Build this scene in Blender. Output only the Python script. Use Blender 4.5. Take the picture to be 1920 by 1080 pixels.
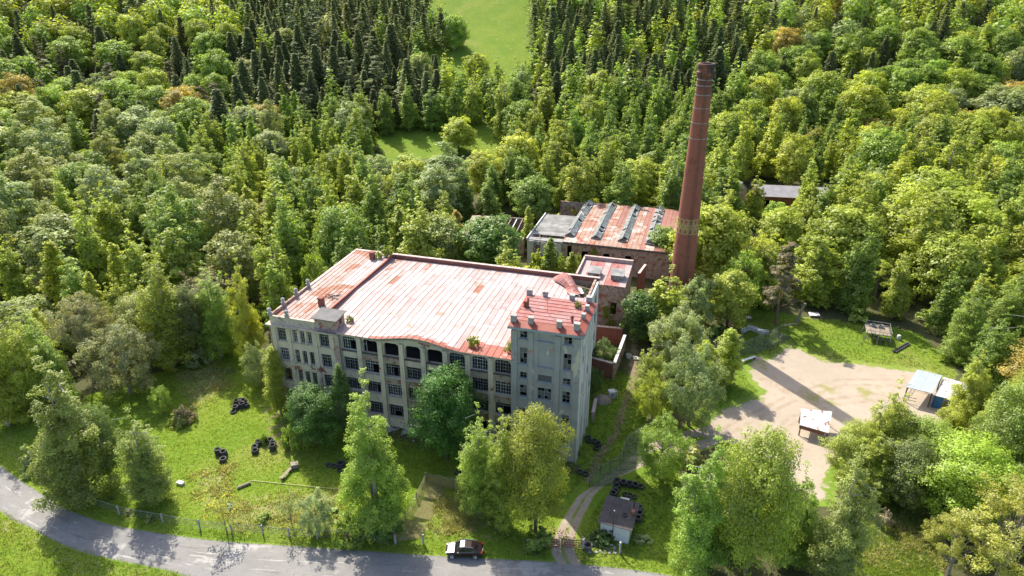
import bpy, math, random
import numpy as np
from mathutils import Vector, Matrix
R = math.radians
random.seed(7)
for o in list(bpy.data.objects): bpy.data.objects.remove(o, do_unlink=True)
scene = bpy.context.scene
col = scene.collection
# ------------------------------------------------------------------ camera
CAMH = 65.0; PITCH = R(25.3); FPX = 1291.0
cam = bpy.data.objects.new('camera', bpy.data.cameras.new('camera')); col.objects.link(cam)
cam.location = (0, 0, CAMH); cam.rotation_euler = (math.pi/2 - PITCH, 0, 0)
cam.data.sensor_width = 36; cam.data.lens = FPX*36/1920
cam.data.clip_start = 1; cam.data.clip_end = 4000
scene.camera = cam
# ------------------------------------------------------------------ sky, sun, exposure
SUN_AZ = R(-27); SUN_EL = R(46)          # azimuth clockwise from +Y
w = bpy.data.worlds.new('World'); scene.world = w; w.use_nodes = True
nt = w.node_tree; bg = nt.nodes['Background']; sky = nt.nodes.new('ShaderNodeTexSky')
sky.sky_type = 'NISHITA'; sky.sun_disc = False; sky.sun_elevation = SUN_EL; sky.sun_rotation = SUN_AZ; sky.air_density = .75; sky.dust_density = 3.0; sky.ozone_density = .4; sky.altitude = 400
nt.links.new(sky.outputs[0], bg.inputs[0]); bg.inputs[1].default_value = 0.15
sl = bpy.data.lights.new('sun', 'SUN'); sl.energy = 3.7; sl.angle = R(0.53); sl.color = (1.0, .94, .82)
sun = bpy.data.objects.new('sun', sl); col.objects.link(sun)
sd = Vector((math.sin(SUN_AZ)*math.cos(SUN_EL), math.cos(SUN_AZ)*math.cos(SUN_EL), math.sin(SUN_EL)))
sun.rotation_euler = sd.to_track_quat('Z', 'Y').to_euler(); sun.location = (0, 0, 200)
vs = scene.view_settings
vs.view_transform = 'Standard'; vs.look = 'None'; vs.exposure = 1.22; vs.gamma = 1; vs.use_curve_mapping = False
# ------------------------------------------------------------------ terrain height and picture-to-ground helpers
HY = [-2000, 200, 240, 275, 300, 340, 400, 480, 600, 900, 3000]
HZ = [0, 0, 2, 8, 16, 30, 50, 75, 110, 170, 200]
def height(x, y):
    ye = y + .05*np.maximum(0, np.abs(x) - 130)
    z = np.interp(ye, HY, HZ)
    return z + np.clip((ye-230)/80, 0, 1)*(1.8*np.sin(x*.045+1)+1.2*np.sin(y*.05+x*.02))
def H1(x, y): return float(height(np.array(float(x)), np.array(float(y))))
_c, _s = math.cos(PITCH), math.sin(PITCH)
def ray(px, py):
    v = (540-py)/FPX
    return Vector(((px-960)/FPX, _c+v*_s, -_s+v*_c))
def g(px, py, z=0.0):
    d = ray(px, py); t = (CAMH-z)/-d.z
    return Vector((d.x*t, d.y*t, z))
def gt(px, py):                      # meets the terrain
    d = ray(px, py); t = 40.0
    while t < 900:
        p = Vector((0, 0, CAMH)) + d*t
        if p.z < H1(p.x, p.y): return p
        t += 1.0
    return Vector((0, 0, CAMH)) + d*900
def proj(x, y, z):
    z = z-CAMH; d = y*_c-z*_s; u = y*_s+z*_c
    return 960+FPX*x/d, 540-FPX*u/d
def z_at(px, py, Y):
    d = ray(px, py); return CAMH + d.z*Y/d.y
YAW = R(16.2)
DU = Vector((math.cos(YAW), -math.sin(YAW), 0)); DV = Vector((math.sin(YAW), math.cos(YAW), 0))
ORG = Vector((9.1, 79.05, 0)) - DU*47.75
def L2W(u, v, z=0): return ORG + DU*u + DV*v + Vector((0, 0, z))
def W2L(x, y):
    q = Vector((x, y, 0)) - ORG; return q.dot(DU), q.dot(DV)
# ------------------------------------------------------------------ mesh helpers
def link(o): col.objects.link(o); return o
def tag(o, label=None, cat=None, group=None, kind=None):
    if label: o['label'] = label
    if cat: o['category'] = cat
    if group: o['group'] = group
    if kind: o['kind'] = kind
    return o
def thing(name, label, cat, loc=(0, 0, 0), rz=0, group=None):
    o = bpy.data.objects.new(name, None); link(o); o.location = loc; o.rotation_euler = (0, 0, rz)
    o.empty_display_size = .3
    return tag(o, label, cat, group)
class MB:
    def __init__(s): s.v = []; s.f = []
    def box(s, x0, y0, z0, x1, y1, z1):
        x0, x1 = min(x0, x1), max(x0, x1); y0, y1 = min(y0, y1), max(y0, y1); z0, z1 = min(z0, z1), max(z0, z1)
        b = len(s.v)
        s.v += [(x0,y0,z0),(x1,y0,z0),(x1,y1,z0),(x0,y1,z0),(x0,y0,z1),(x1,y0,z1),(x1,y1,z1),(x0,y1,z1)]
        s.f += [(b,b+3,b+2,b+1),(b+4,b+5,b+6,b+7),(b,b+1,b+5,b+4),(b+1,b+2,b+6,b+5),(b+2,b+3,b+7,b+6),(b+3,b,b+4,b+7)]
        return s
    def poly(s, pts):
        b = len(s.v); s.v += [tuple(p) for p in pts]; s.f.append(tuple(range(b, b+len(pts)))); return s
    def prism(s, pts, z0, z1):            # plan polygon, counter-clockwise
        n = len(pts); b = len(s.v)
        s.v += [(p[0], p[1], z0) for p in pts] + [(p[0], p[1], z1) for p in pts]
        s.f.append(tuple(b+i for i in reversed(range(n)))); s.f.append(tuple(b+n+i for i in range(n)))
        for i in range(n):
            j = (i+1) % n; s.f.append((b+i, b+j, b+n+j, b+n+i))
        return s
    def slab(s, quad, th):                # a four-cornered sheet with thickness, th downwards
        a = [Vector(p) for p in quad]; d = Vector((0, 0, -th)); b = len(s.v)
        s.v += [tuple(p) for p in a] + [tuple(p+d) for p in a]
        s.f += [(b,b+1,b+2,b+3),(b+7,b+6,b+5,b+4)] + [(b+i, b+4+i, b+4+(i+1)%4, b+(i+1)%4) for i in range(4)]
        return s
    def tube(s, path, radii, n=6, cap=True):
        path = [Vector(p) for p in path]
        if not hasattr(radii, '__len__'): radii = [radii]*len(path)
        base = len(s.v)
        for i, p in enumerate(path):
            d = (path[min(i+1, len(path)-1)] - path[max(i-1, 0)])
            if d.length < 1e-6: d = Vector((0, 0, 1))
            d.normalize()
            a = d.cross(Vector((0, 0, 1)) if abs(d.z) < .95 else Vector((1, 0, 0))).normalized(); b = d.cross(a)
            for k in range(n):
                t = 2*math.pi*k/n; q = p + (a*math.cos(t)+b*math.sin(t))*radii[i]; s.v.append(tuple(q))
        for i in range(len(path)-1):
            for k in range(n):
                k2 = (k+1) % n; o = base+i*n
                s.f.append((o+k, o+n+k, o+n+k2, o+k2))
        if cap:
            s.f.append(tuple(base+k for k in range(n))); o = base+(len(path)-1)*n
            s.f.append(tuple(o+k for k in reversed(range(n))))
        return s
    def lathe(s, prof, n=16, c=(0, 0, 0)):
        base = len(s.v)
        for r, z in prof:
            for k in range(n):
                t = 2*math.pi*k/n; s.v.append((c[0]+r*math.cos(t), c[1]+r*math.sin(t), c[2]+z))
        for i in range(len(prof)-1):
            for k in range(n):
                k2 = (k+1) % n; o = base+i*n
                s.f.append((o+k, o+k2, o+n+k2, o+n+k))
        return s
    def xform(s, m, start=0):
        s.v[start:] = [tuple(m @ Vector(p)) for p in s.v[start:]]; return s
    def mesh(s, name, smooth=False):
        me = bpy.data.meshes.new(name); me.from_pydata(s.v, [], s.f); me.update()
        if smooth: me.polygons.foreach_set('use_smooth', [True]*len(me.polygons))
        return me
    def build(s, name, mat, parent=None, loc=(0, 0, 0), rz=0, smooth=False):
        return put(name, s.mesh(name, smooth), mat, parent, loc, rz)
def put(name, me, mat, parent=None, loc=(0, 0, 0), rz=0):
    if mat is not None and not me.materials: me.materials.append(mat)
    o = bpy.data.objects.new(name, me); link(o); o.parent = parent; o.location = loc; o.rotation_euler = (0, 0, rz)
    return o
def copy_tree(o, parent=None):
    c = o.copy(); link(c); c.parent = parent
    for ch in o.children: copy_tree(ch, c)
    return c
# ------------------------------------------------------------------ materials
def newmat(name):
    m = bpy.data.materials.new(name); m.use_nodes = True; t = m.node_tree; t.nodes.clear()
    out = t.nodes.new('ShaderNodeOutputMaterial'); return m, t, out
class NT:
    def __init__(s, t): s.t = t
    def n(s, typ, **k):
        nd = s.t.nodes.new('ShaderNode'+typ)
        for a, b in k.items(): setattr(nd, a, b)
        return nd
    def l(s, a, b): s.t.links.new(a, b)
    def val(s, inp, v):
        if hasattr(v, 'is_linked') or isinstance(v, bpy.types.NodeSocket): s.l(v, inp)
        else: inp.default_value = v
    def noise(s, vec, scale, detail=5, rough=.6, stretch=None, dist=0):
        if stretch:
            mp = s.n('Mapping'); s.l(vec, mp.inputs['Vector']); mp.inputs['Scale'].default_value = stretch; vec = mp.outputs[0]
        nd = s.n('TexNoise'); s.l(vec, nd.inputs['Vector']); nd.inputs['Scale'].default_value = scale
        nd.inputs['Detail'].default_value = detail; nd.inputs['Roughness'].default_value = rough; nd.inputs['Distortion'].default_value = dist
        return nd.outputs['Fac']
    def step(s, v, a, b, lo=0.0, hi=1.0):
        nd = s.n('MapRange'); nd.interpolation_type = 'SMOOTHSTEP'; s.val(nd.inputs[0], v)
        nd.inputs[1].default_value = a; nd.inputs[2].default_value = b; nd.inputs[3].default_value = lo; nd.inputs[4].default_value = hi
        return nd.outputs[0]
    def mix(s, fac, a, b, mode='MIX'):
        nd = s.n('Mix'); nd.data_type = 'RGBA'; nd.blend_type = mode
        s.val(nd.inputs[0], fac)
        for i, c in ((6, a), (7, b)):
            if isinstance(c, (tuple, list)): nd.inputs[i].default_value = (*c[:3], 1)
            else: s.l(c, nd.inputs[i])
        return nd.outputs[2]
    def math(s, op, a, b=0.0):
        nd = s.n('Math'); nd.operation = op; s.val(nd.inputs[0], a); s.val(nd.inputs[1], b); return nd.outputs[0]
    def bump(s, h, strength, dist=.1):
        nd = s.n('Bump'); s.l(h, nd.inputs['Height']); nd.inputs['Strength'].default_value = strength; nd.inputs['Distance'].default_value = dist
        return nd.outputs[0]
def pm(name, c1, c2, scale=1.0, rough=.85, stretch=None, bump=.25, bscale=12, patches=(), coord='Object', rnd=0.0, spec=.3, metal=0.0, c3=None):
    m, t, out = newmat(name); k = NT(t)
    tc = k.n('TexCoord'); vec = tc.outputs[coord] if coord != 'World' else k.n('NewGeometry').outputs['Position']
    oi = k.n('ObjectInfo')
    c = k.mix(k.step(k.noise(vec, scale, 6, .65, stretch), .35, .65), c1, c2)
    if c3: c = k.mix(k.step(k.noise(vec, scale*4.3, 5, .7), .52, .72), c, c3)
    for (pc, ps, th, soft, st) in patches:
        f = k.step(k.noise(vec, ps, 6, .62, st, .3), th, th+soft)
        c = k.mix(f, c, pc)
    if rnd:
        hs = k.n('HueSaturation'); k.l(c, hs.inputs['Color'])
        k.l(k.step(oi.outputs['Random'], 0, 1, 1-rnd, 1+rnd), hs.inputs['Value']); c = hs.outputs[0]
    b = k.n('BsdfPrincipled'); k.l(c, b.inputs['Base Color']); b.inputs['Roughness'].default_value = rough
    b.inputs['Specular IOR Level'].default_value = spec; b.inputs['Metallic'].default_value = metal
    if bump: k.l(k.bump(k.noise(vec, bscale, 4, .7), bump, .05), b.inputs['Normal'])
    k.l(b.outputs[0], out.inputs[0]); return m
BRICK = (.27, .115, .075)
M = {}
M['plaster'] = pm('cream_plaster', (.59,.5,.36), (.49,.43,.325), .35, .9, patches=[((.25,.225,.19), 1.1, .56, .12, (1,1,.25)), (BRICK, .33, .6, .04, None), ((.58,.53,.42), .9, .6, .05, None), ((.36,.22,.16), 1.7, .64, .06, None)], bump=.4)
M['plaster_dirty'] = pm('stained_plaster', (.33,.27,.2), (.27,.24,.2), .8, .95, patches=[(BRICK, .8, .52, .07, None), ((.14,.12,.1), 1.5, .57, .12, (1,1,.4)), ((.45,.41,.34), .7, .62, .06, None)], bump=.5)
M['plaster_brick'] = pm('bare_brick_edge', (.36,.24,.19), (.42,.36,.29), .9, .95, patches=[(BRICK, 1.1, .5, .1, None)], bump=.6)
M['tower'] = pm('grey_blue_plaster', (.285,.277,.265), (.33,.32,.307), .4, .85, patches=[((.2,.22,.24), 1.2, .6, .14, (1,1,.2)), ((.5,.45,.34), .3, .595, .02, (1,1,.5)), ((.36,.21,.16), .55, .64, .03, None)], bump=.25)
M['tower_side'] = pm('bleached_plaster', (.66,.62,.54), (.56,.53,.47), .5, .9, patches=[((.24,.24,.24), 1.0, .55, .07, (1,1,.07)), ((.3,.3,.3), .45, .57, .06, (1,1,.4)), ((.36,.24,.18), .6, .63, .06, None)], bump=.4)
M['trim'] = pm('weathered_trim', (.52,.45,.34), (.38,.335,.265), .9, .9, patches=[((.17,.155,.14), 1.3, .56, .12, None)])
M['trim_grey'] = pm('grey_trim', (.3,.33,.35), (.24,.265,.285), .9, .85)
M['coping'] = pm('pink_coping', (.5,.4,.36), (.42,.3,.27), .9, .8, patches=[((.2,.15,.13), 2, .6, .1, None)])
M['brick'] = pm('red_brick', (.27,.105,.075), (.2,.085,.065), 1.2, .95, patches=[((.36,.24,.19), 1.5, .62, .1, None), ((.10,.07,.06), .8, .62, .12, (1,1,.3))], bump=.6, bscale=9)
RED = dict(rnd=.08, spec=.25, bump=.18, bscale=5)
M['roof'] = pm('faded_red_sheet', (0.352,0.245,0.232), (0.399,0.318,0.302), .17, .62, patches=[((0.319,0.168,0.152), .5, .57, .14, (1,1,1)), ((0.426,0.378,0.364), .32, .55, .14, None), ((0.287,0.178,0.114), .28, .62, .05, None), ((0.213,0.141,0.119), 2.6, .6, .08, (2.5,.3,1))], coord='World', **RED)
M['roof_pale'] = pm('bleached_sheet', (0.38,0.304,0.289), (0.417,0.36,0.345), .3, .62, patches=[((0.352,0.216,0.199), .9, .56, .14, None), ((0.232,0.15,0.124), 2.6, .61, .08, (2.5,.3,1))], coord='World', **RED)
M['roof_pink'] = pm('pink_sheet', (0.33,0.201,0.187), (0.371,0.266,0.25), .4, .62, patches=[((0.408,0.351,0.333), 1.1, .57, .12, None), ((0.222,0.141,0.119), 2.6, .61, .08, (2.5,.3,1))], coord='World', **RED)
M['roof_rust'] = pm('flaking_rust_sheet', (0.302,0.19,0.161), (0.348,0.264,0.234), .22, .65, patches=[((0.232,0.0804,0.0365), .2, .52, .03, None), ((0.256,0.102,0.0512), 1.3, .58, .05, (1,.5,1)), ((0.131,0.0731,0.0548), 2.8, .62, .06, None)], coord='World', **RED)
M['roof_bright'] = pm('bright_red_sheet', (0.248,0.0548,0.0329), (0.271,0.0804,0.0512), .6, .6, patches=[((0.333,0.205,0.183), .8, .61, .05, None)], coord='World', **RED)
M['roof_tower'] = pm('tower_red_sheet', (0.279,0.0875,0.0731), (0.294,0.146,0.132), .4, .6, patches=[((0.333,0.219,0.205), 1.3, .57, .1, None), ((0.224,0.0439,0.0329), .9, .58, .08, None)], coord='World', **RED)
M['roof_hall'] = pm('hall_rust_sheet', (0.284,0.142,0.0989), (0.327,0.241,0.189), .22, .75, patches=[((0.258,0.0946,0.0516), .3, .5, .1, None), ((0.404,0.353,0.318), .25, .54, .05, None), ((0.129,0.0774,0.0645), 2.4, .6, .06, None)], coord='World', **RED)
M['roof_brown'] = pm('hall_brown_sheet', (0.232,0.0989,0.0731), (0.258,0.125,0.0989), .3, .75, patches=[((0.361,0.292,0.258), .9, .68, .04, None)], coord='World', **RED)
M['tar'] = pm('grey_tar_roof', (.13,.125,.12), (.17,.165,.16), .8, .9, patches=[((.07,.065,.06), 1.5, .6, .1, None)])
M['tar_dark'] = pm('dark_tar_roof', (.055,.05,.05), (.08,.072,.07), 1.2, .85, rnd=.1)
M['asbestos'] = pm('grey_board_roof', (.15,.15,.145), (.25,.245,.235), .5, .9, patches=[((.1,.1,.1), .6, .55, .12, (1,.4,1))], coord='World', rnd=.2, bump=.5)
M['slate'] = pm('slate_grey_roof', (.2,.19,.2), (.25,.24,.25), .6, .85, rnd=.06)
M['charred'] = pm('charred_timber', (.07,.06,.055), (.14,.125,.11), 1.5, .95)
M['wood'] = pm('weathered_timber', (.3,.25,.19), (.2,.165,.12), 1.5, .9)
M['wood_dark'] = pm('dark_timber', (.1,.07,.05), (.06,.045,.035), 1.5, .9)
M['frame'] = pm('window_frame_paint', (.27,.28,.285), (.19,.2,.2), 2, .8, bump=.1)
M['frame_white'] = pm('white_window_paint', (.5,.51,.5), (.36,.37,.37), 2, .8, bump=.1)
M['board'] = pm('window_board', (.15,.148,.135), (.11,.11,.1), 1.5, .9, rnd=.15)
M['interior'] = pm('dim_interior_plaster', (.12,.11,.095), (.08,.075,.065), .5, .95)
M['concrete'] = pm('concrete', (.36,.35,.33), (.28,.27,.25), .8, .9, patches=[((.16,.155,.14), 1.6, .6, .12, None)])
M['white'] = pm('white_paint', (.6,.6,.58), (.53,.53,.51), 1.5, .6, patches=[((.45,.42,.38), 2.1, .66, .08, None)], bump=.1)
M['tyre'] = pm('tyre_rubber', (.04,.04,.041), (.07,.068,.066), 3, .8, rnd=.2, bump=.2)
M['tyre_white'] = pm('whitewashed_tyre', (.62,.62,.6), (.5,.5,.48), 3, .8, bump=.1)
M['steel'] = pm('galvanised_steel', (.33,.38,.41), (.29,.335,.365), .8, .55, spec=.3, bump=.06, bscale=3)
M['steel_rusty'] = pm('white_rusted_sheet', (.46,.46,.45), (.41,.4,.39), .8, .6, patches=[((.22,.11,.075), .8, .57, .03, None)], bump=.06)
M['blue'] = pm('blue_cladding', (.04,.16,.42), (.035,.13,.34), 1, .6)
M['rust'] = pm('rust_paint', (.26,.115,.08), (.2,.095,.068), 2.5, .8, patches=[((.45,.3,.24), 3, .66, .05, None)])
M['scrap'] = pm('grey_scrap_metal', (.3,.3,.3), (.2,.2,.2), 2, .6)
M['tape'] = pm('pale_yellow_hose', (.6,.55,.25), (.55,.5,.25), 2, .7)
M['bark'] = pm('brown_bark', (.1,.08,.06), (.16,.135,.105), 2, .95, bump=.5)
M['bark_birch'] = pm('birch_bark', (.36,.345,.31), (.24,.22,.19), 1.5, .9, patches=[((.07,.06,.055), 3, .58, .06, (1,1,3))])
M['bark_pine'] = pm('pine_bark', (.24,.15,.1), (.16,.11,.08), 2, .95)
M['bark_grey'] = pm('grey_twigs', (.25,.22,.18), (.19,.165,.14), 2, .95)
M['car'] = pm('maroon_metallic_paint', (.02,.009,.01), (.024,.011,.012), 1, .28, bump=0, spec=.6, metal=.1)
M['black'] = pm('black_plastic', (.015,.015,.016), (.02,.02,.02), 2, .5, bump=0)
M['chrome'] = pm('bright_metal', (.65,.65,.66), (.6,.6,.6), 2, .2, bump=0, metal=.9)
M['lamp_clear'] = pm('clear_lamp', (.8,.8,.8), (.7,.7,.7), 2, .1, bump=0, spec=.8)
M['lamp_red'] = pm('red_lamp', (.25,.012,.012), (.2,.01,.01), 2, .15, bump=0, spec=.7)
def glassmat(name, c, rough=.12):
    m, t, out = newmat(name); k = NT(t); b = k.n('BsdfPrincipled'); tc = k.n('TexCoord')
    f = k.step(k.noise(tc.outputs['Object'], 1.3, 4), .45, .65)
    k.l(k.mix(f, c, tuple(x*2.2+.02 for x in c)), b.inputs['Base Color']); b.inputs['Roughness'].default_value = rough
    b.inputs['Specular IOR Level'].default_value = .5; k.l(b.outputs[0], out.inputs[0]); return m
M['glass'] = glassmat('dirty_glass', (.012,.014,.016))
M['car_glass'] = glassmat('car_glass', (.012,.014,.016), .05)
M['skyglass'] = glassmat('milky_skylight_glass', (.13,.145,.135), .4)
def netmat(name, c, op):
    m, t, out = newmat(name); k = NT(t); d = k.n('BsdfDiffuse'); d.inputs[0].default_value = (*c, 1)
    tl = k.n('BsdfTranslucent'); tl.inputs[0].default_value = (*c, 1); mx = k.n('MixShader'); mx.inputs[0].default_value = .4
    k.l(d.outputs[0], mx.inputs[1]); k.l(tl.outputs[0], mx.inputs[2])
    tr = k.n('BsdfTransparent'); m2 = k.n('MixShader'); tc = k.n('TexCoord')
    k.l(k.step(k.noise(tc.outputs['Object'], 2.5, 4), .3, .7, op-.15, op+.15), m2.inputs[0])
    k.l(tr.outputs[0], m2.inputs[1]); k.l(mx.outputs[0], m2.inputs[2]); k.l(m2.outputs[0], out.inputs[0]); return m
M['net_green'] = netmat('green_shade_net', (.2,.25,.15), .5)
M['net_brown'] = netmat('tan_shade_net', (.36,.32,.15), .75)
M['net_dark'] = netmat('wire_mesh', (.09,.09,.08), .17)
# ground
def grass_nodes(k, pos):
    c = k.mix(k.step(k.noise(pos, .09, 5, .6), .38, .62), (.14,.23,.022), (.2,.265,.03))
    c = k.mix(k.step(k.noise(pos, 1.6, 6, .75), .35, .7), c, (.11,.17,.02))
    c = k.mix(k.step(k.noise(pos, .35, 5, .7), .57, .75), c, (.25,.25,.08))
    c = k.mix(k.step(k.noise(pos, .045, 4, .6), .52, .7), c, k.mix(.5, c, (.24,.23,.075)))
    c = k.mix(k.step(k.noise(pos, .22, 6, .75), .64, .76), c, (.12,.19,.035))
    return c
def groundmat():
    m, t, out = newmat('grassy_ground'); k = NT(t); pos = k.n('NewGeometry').outputs['Position']
    c = grass_nodes(k, pos)
    def A(n): return k.n('Attribute', attribute_name=n).outputs['Fac']
    n1 = k.noise(pos, .8, 6, .7); n2 = k.noise(pos, 3.2, 5, .7)
    dry = k.step(k.math('ADD', A('dry'), k.math('MULTIPLY', k.math('SUBTRACT', n1, .5), 1.6)), .35, .7)
    drc = k.mix(k.step(n2, .35, .65), (.34,.3,.16), (.23,.23,.08))
    c = k.mix(dry, c, drc)
    soil = k.step(k.math('ADD', A('soil'), k.math('MULTIPLY', k.math('SUBTRACT', n1, .5), 1.2)), .4, .65)
    sc = k.mix(k.step(n2, .35, .65), (.1,.085,.05), (.075,.095,.03))
    c = k.mix(soil, c, sc)
    path = k.step(k.math('ADD', A('path'), k.math('MULTIPLY', k.math('SUBTRACT', n1, .5), 1.0)), .4, .7)
    c = k.mix(path, c, k.mix(k.step(n2, .35, .65), (.25,.19,.13), (.2,.16,.1)))
    b = k.n('BsdfPrincipled'); k.l(c, b.inputs['Base Color']); b.inputs['Roughness'].default_value = .95; b.inputs['Specular IOR Level'].default_value = .1
    k.l(k.bump(k.noise(pos, 2.2, 6, .75), .9, .25), b.inputs['Normal']); k.l(b.outputs[0], out.inputs[0]); return m
M['ground'] = groundmat()
def sheetmat(name, c1, c2, c3, sc, edge_soft=.5, patch=None, streak=None, centre=False):
    """a surface that gives way to grass where its 'edge' attribute (0 at the rim) falls off"""
    m, t, out = newmat(name); k = NT(t); pos = k.n('NewGeometry').outputs['Position']
    a = k.n('Attribute', attribute_name='edge').outputs['Fac']
    c = k.mix(k.step(k.noise(pos, sc, 6, .7), .35, .65), c1, c2)
    c = k.mix(k.step(k.noise(pos, sc*7, 5, .7), .5, .75), c, c3)
    if patch:
        for pc, ps, th, sf in patch: c = k.mix(k.step(k.noise(pos, ps, 6, .65), th, th+sf), c, pc)
    rt_ = k.n('Attribute', attribute_name='rut').outputs['Fac']
    c = k.mix(k.math('MULTIPLY', k.step(rt_, .2, .8), k.step(k.noise(pos, .5, 5), .4, .62, .1, .7)), c, (.27,.2,.135))
    if streak:
        cb = k.n('CombineXYZ'); k.l(k.n('Attribute', attribute_name='across').outputs['Fac'], cb.inputs[0]); k.l(k.n('Attribute', attribute_name='along').outputs['Fac'], cb.inputs[1])
        for (cl, sx, sy, th, sf) in streak: c = k.mix(k.step(k.noise(cb.outputs[0], 1.0, 5, .6, (sx, sy, 1)), th, th+sf), c, cl)
        mid = k.math('ABSOLUTE', k.math('SUBTRACT', k.n('Attribute', attribute_name='across').outputs['Fac'], .5))
        c = k.mix(k.math('MULTIPLY', k.step(mid, .40, .47), k.step(k.noise(pos, .6, 5), .35, .6, .25, .9)), c, streak[0][0])
        if centre: c = k.mix(k.math('MULTIPLY', k.step(mid, .04, .13, 1, 0), k.step(k.noise(pos, .9, 5), .36, .56, 0, .85)), c, grass_nodes(k, pos))
    f = k.step(k.math('ADD', a, k.math('MULTIPLY', k.math('SUBTRACT', k.noise(pos, .55, 6, .7), .5), edge_soft*2.2)), .28, .48)
    c = k.mix(f, grass_nodes(k, pos), c)
    b = k.n('BsdfPrincipled'); k.l(c, b.inputs['Base Color']); b.inputs['Roughness'].default_value = .9; b.inputs['Specular IOR Level'].default_value = .2
    k.l(k.bump(k.noise(pos, 6, 5, .7), .35, .06), b.inputs['Normal']); k.l(b.outputs[0], out.inputs[0]); return m
M['asphalt'] = sheetmat('aged_asphalt', (.2,.192,.18), (.235,.226,.213), (.17,.162,.153), .22, .06, [((.33,.315,.295), .13, .57, .06), ((.15,.142,.135), 1.1, .64, .05)], [((.15,.142,.132), 9, .12, .56, .1), ((.35,.335,.31), 14, .2, .6, .05)])
M['sand'] = sheetmat('sandy_yard', (.37,.308,.24), (.33,.275,.212), (.295,.245,.19), .12, .75, [((.3,.22,.14), .35, .58, .12), ((.24,.23,.085), .13, .57, .1)])
M['track'] = sheetmat('dirt_track', (.34,.28,.215), (.28,.23,.175), (.22,.175,.13), .3, .6, None, [((.22,.19,.11), 5, .5, .56, .12)], True)
# foliage
def leafmat(name, mass):
    m, t, out = newmat(name); k = NT(t)
    oi = k.n('ObjectInfo'); ti = k.n('Attribute', attribute_name='tint').outputs['Fac']
    c = k.n('Attribute', attribute_name='leafcol').outputs['Color'] if mass else oi.outputs['Color']
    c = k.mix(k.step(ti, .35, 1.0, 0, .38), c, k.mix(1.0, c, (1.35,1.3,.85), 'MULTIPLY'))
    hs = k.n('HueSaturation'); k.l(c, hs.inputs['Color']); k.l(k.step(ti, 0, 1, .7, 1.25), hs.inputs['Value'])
    c = hs.outputs[0]
    d = k.n('BsdfDiffuse'); k.l(c, d.inputs[0]); tr = k.n('BsdfTranslucent')
    k.l(k.mix(1.0, c, (1.2,1.22,.75), 'MULTIPLY'), tr.inputs[0])
    mx = k.n('MixShader'); mx.inputs[0].default_value = .5; k.l(d.outputs[0], mx.inputs[1]); k.l(tr.outputs[0], mx.inputs[2])
    gl = k.n('BsdfGlossy'); gl.inputs['Roughness'].default_value = .5; gl.inputs[0].default_value = (.8,.85,.8,1)
    m2 = k.n('MixShader'); m2.inputs[0].default_value = .035; k.l(mx.outputs[0], m2.inputs[1]); k.l(gl.outputs[0], m2.inputs[2])
    k.l(m2.outputs[0], out.inputs[0]); return m
M['leaf'] = leafmat('foliage', False); M['leaf_mass'] = leafmat('foliage_mass', True)
# ------------------------------------------------------------------ ground, road, yard, track
def pip(poly, x, y):
    x = np.asarray(x, float); y = np.asarray(y, float); ins = np.zeros(x.shape, bool); n = len(poly)
    for i in range(n):
        x1, y1 = poly[i][0], poly[i][1]; x2, y2 = poly[(i+1) % n][0], poly[(i+1) % n][1]
        if y1 == y2: continue
        c = ((y1 > y) != (y2 > y)) & (x < (x2-x1)*(y-y1)/(y2-y1)+x1); ins ^= c
    return ins
def pdist(poly, x, y, closed=True):
    x = np.asarray(x, float); y = np.asarray(y, float); d = np.full(x.shape, 1e9); n = len(poly)
    for i in range(n if closed else n-1):
        ax, ay = poly[i][0], poly[i][1]; bx, by = poly[(i+1) % n][0], poly[(i+1) % n][1]
        L = (bx-ax)**2+(by-ay)**2+1e-9; t = np.clip(((x-ax)*(bx-ax)+(y-ay)*(by-ay))/L, 0, 1)
        d = np.minimum(d, np.hypot(x-ax-t*(bx-ax), y-ay-t*(by-ay)))
    return d
def G(*pts): return [tuple(g(*p)[:2]) for p in pts]
def GT(*pts): return [tuple(gt(*p)[:2]) for p in pts]
P_LAWN = [(-140, 95), (-100, 93)] + G((0, 800), (90, 778), (235, 712), (330, 692), (410, 655), (475, 650), (530, 700)) + [tuple(L2W(0, 0)[:2]), tuple(L2W(47.75, 0)[:2])] + G((1100, 900), (1080, 960), (1010, 1030), (1000, 1050)) + [(2, 40), (-140, 40)]
P_GATE = G((1000, 1060), (1080, 900), (1100, 700), (1170, 690), (1215, 760), (1200, 860), (1270, 880), (1290, 990), (1320, 1080)) + [(24, 45), (0, 45)]
P_YARD = G((1330, 720), (1385, 700), (1380, 600), (1400, 570), (1450, 585), (1530, 600), (1620, 605), (1720, 625), (1790, 690), (1790, 760), (1700, 790), (1600, 815), (1540, 850), (1520, 910), (1480, 900), (1400, 840), (1335, 815), (1210, 870), (1195, 850), (1300, 790))
P_CLEAR = GT((690, 292), (715, 262), (760, 246), (820, 240), (900, 244), (940, 254), (930, 276), (860, 276), (780, 288), (730, 300))
P_BR = G((1590, 935), (1700, 925), (1750, 960), (1760, 1090), (1570, 1090), (1590, 1000))
P_MEADOW = GT((800, 5), (985, 5), (980, 40), (985, 90), (975, 115), (900, 110), (868, 98), (830, 60)) 
_m0, _m1 = gt(795, 2), gt(985, 2)
P_MEADOW = [(_m0.x-12, 560), (_m0.x-4, _m0.y)] + P_MEADOW[6:] + P_MEADOW[5:2:-1] + [(_m1.x+4, _m1.y), (_m1.x+40, 560)]
P_FARM = [(63, 187), (94, 184), (96, 206), (64, 208)]
P_GLADE = GT((1570, 330), (1680, 320), (1700, 335), (1600, 345))
xs = np.unique(np.concatenate([np.linspace(-1800, -200, 22), np.linspace(-200, -95, 27), np.linspace(-95, 100, 180), np.linspace(100, 200, 25), np.linspace(200, 1800, 22)]))
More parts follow.
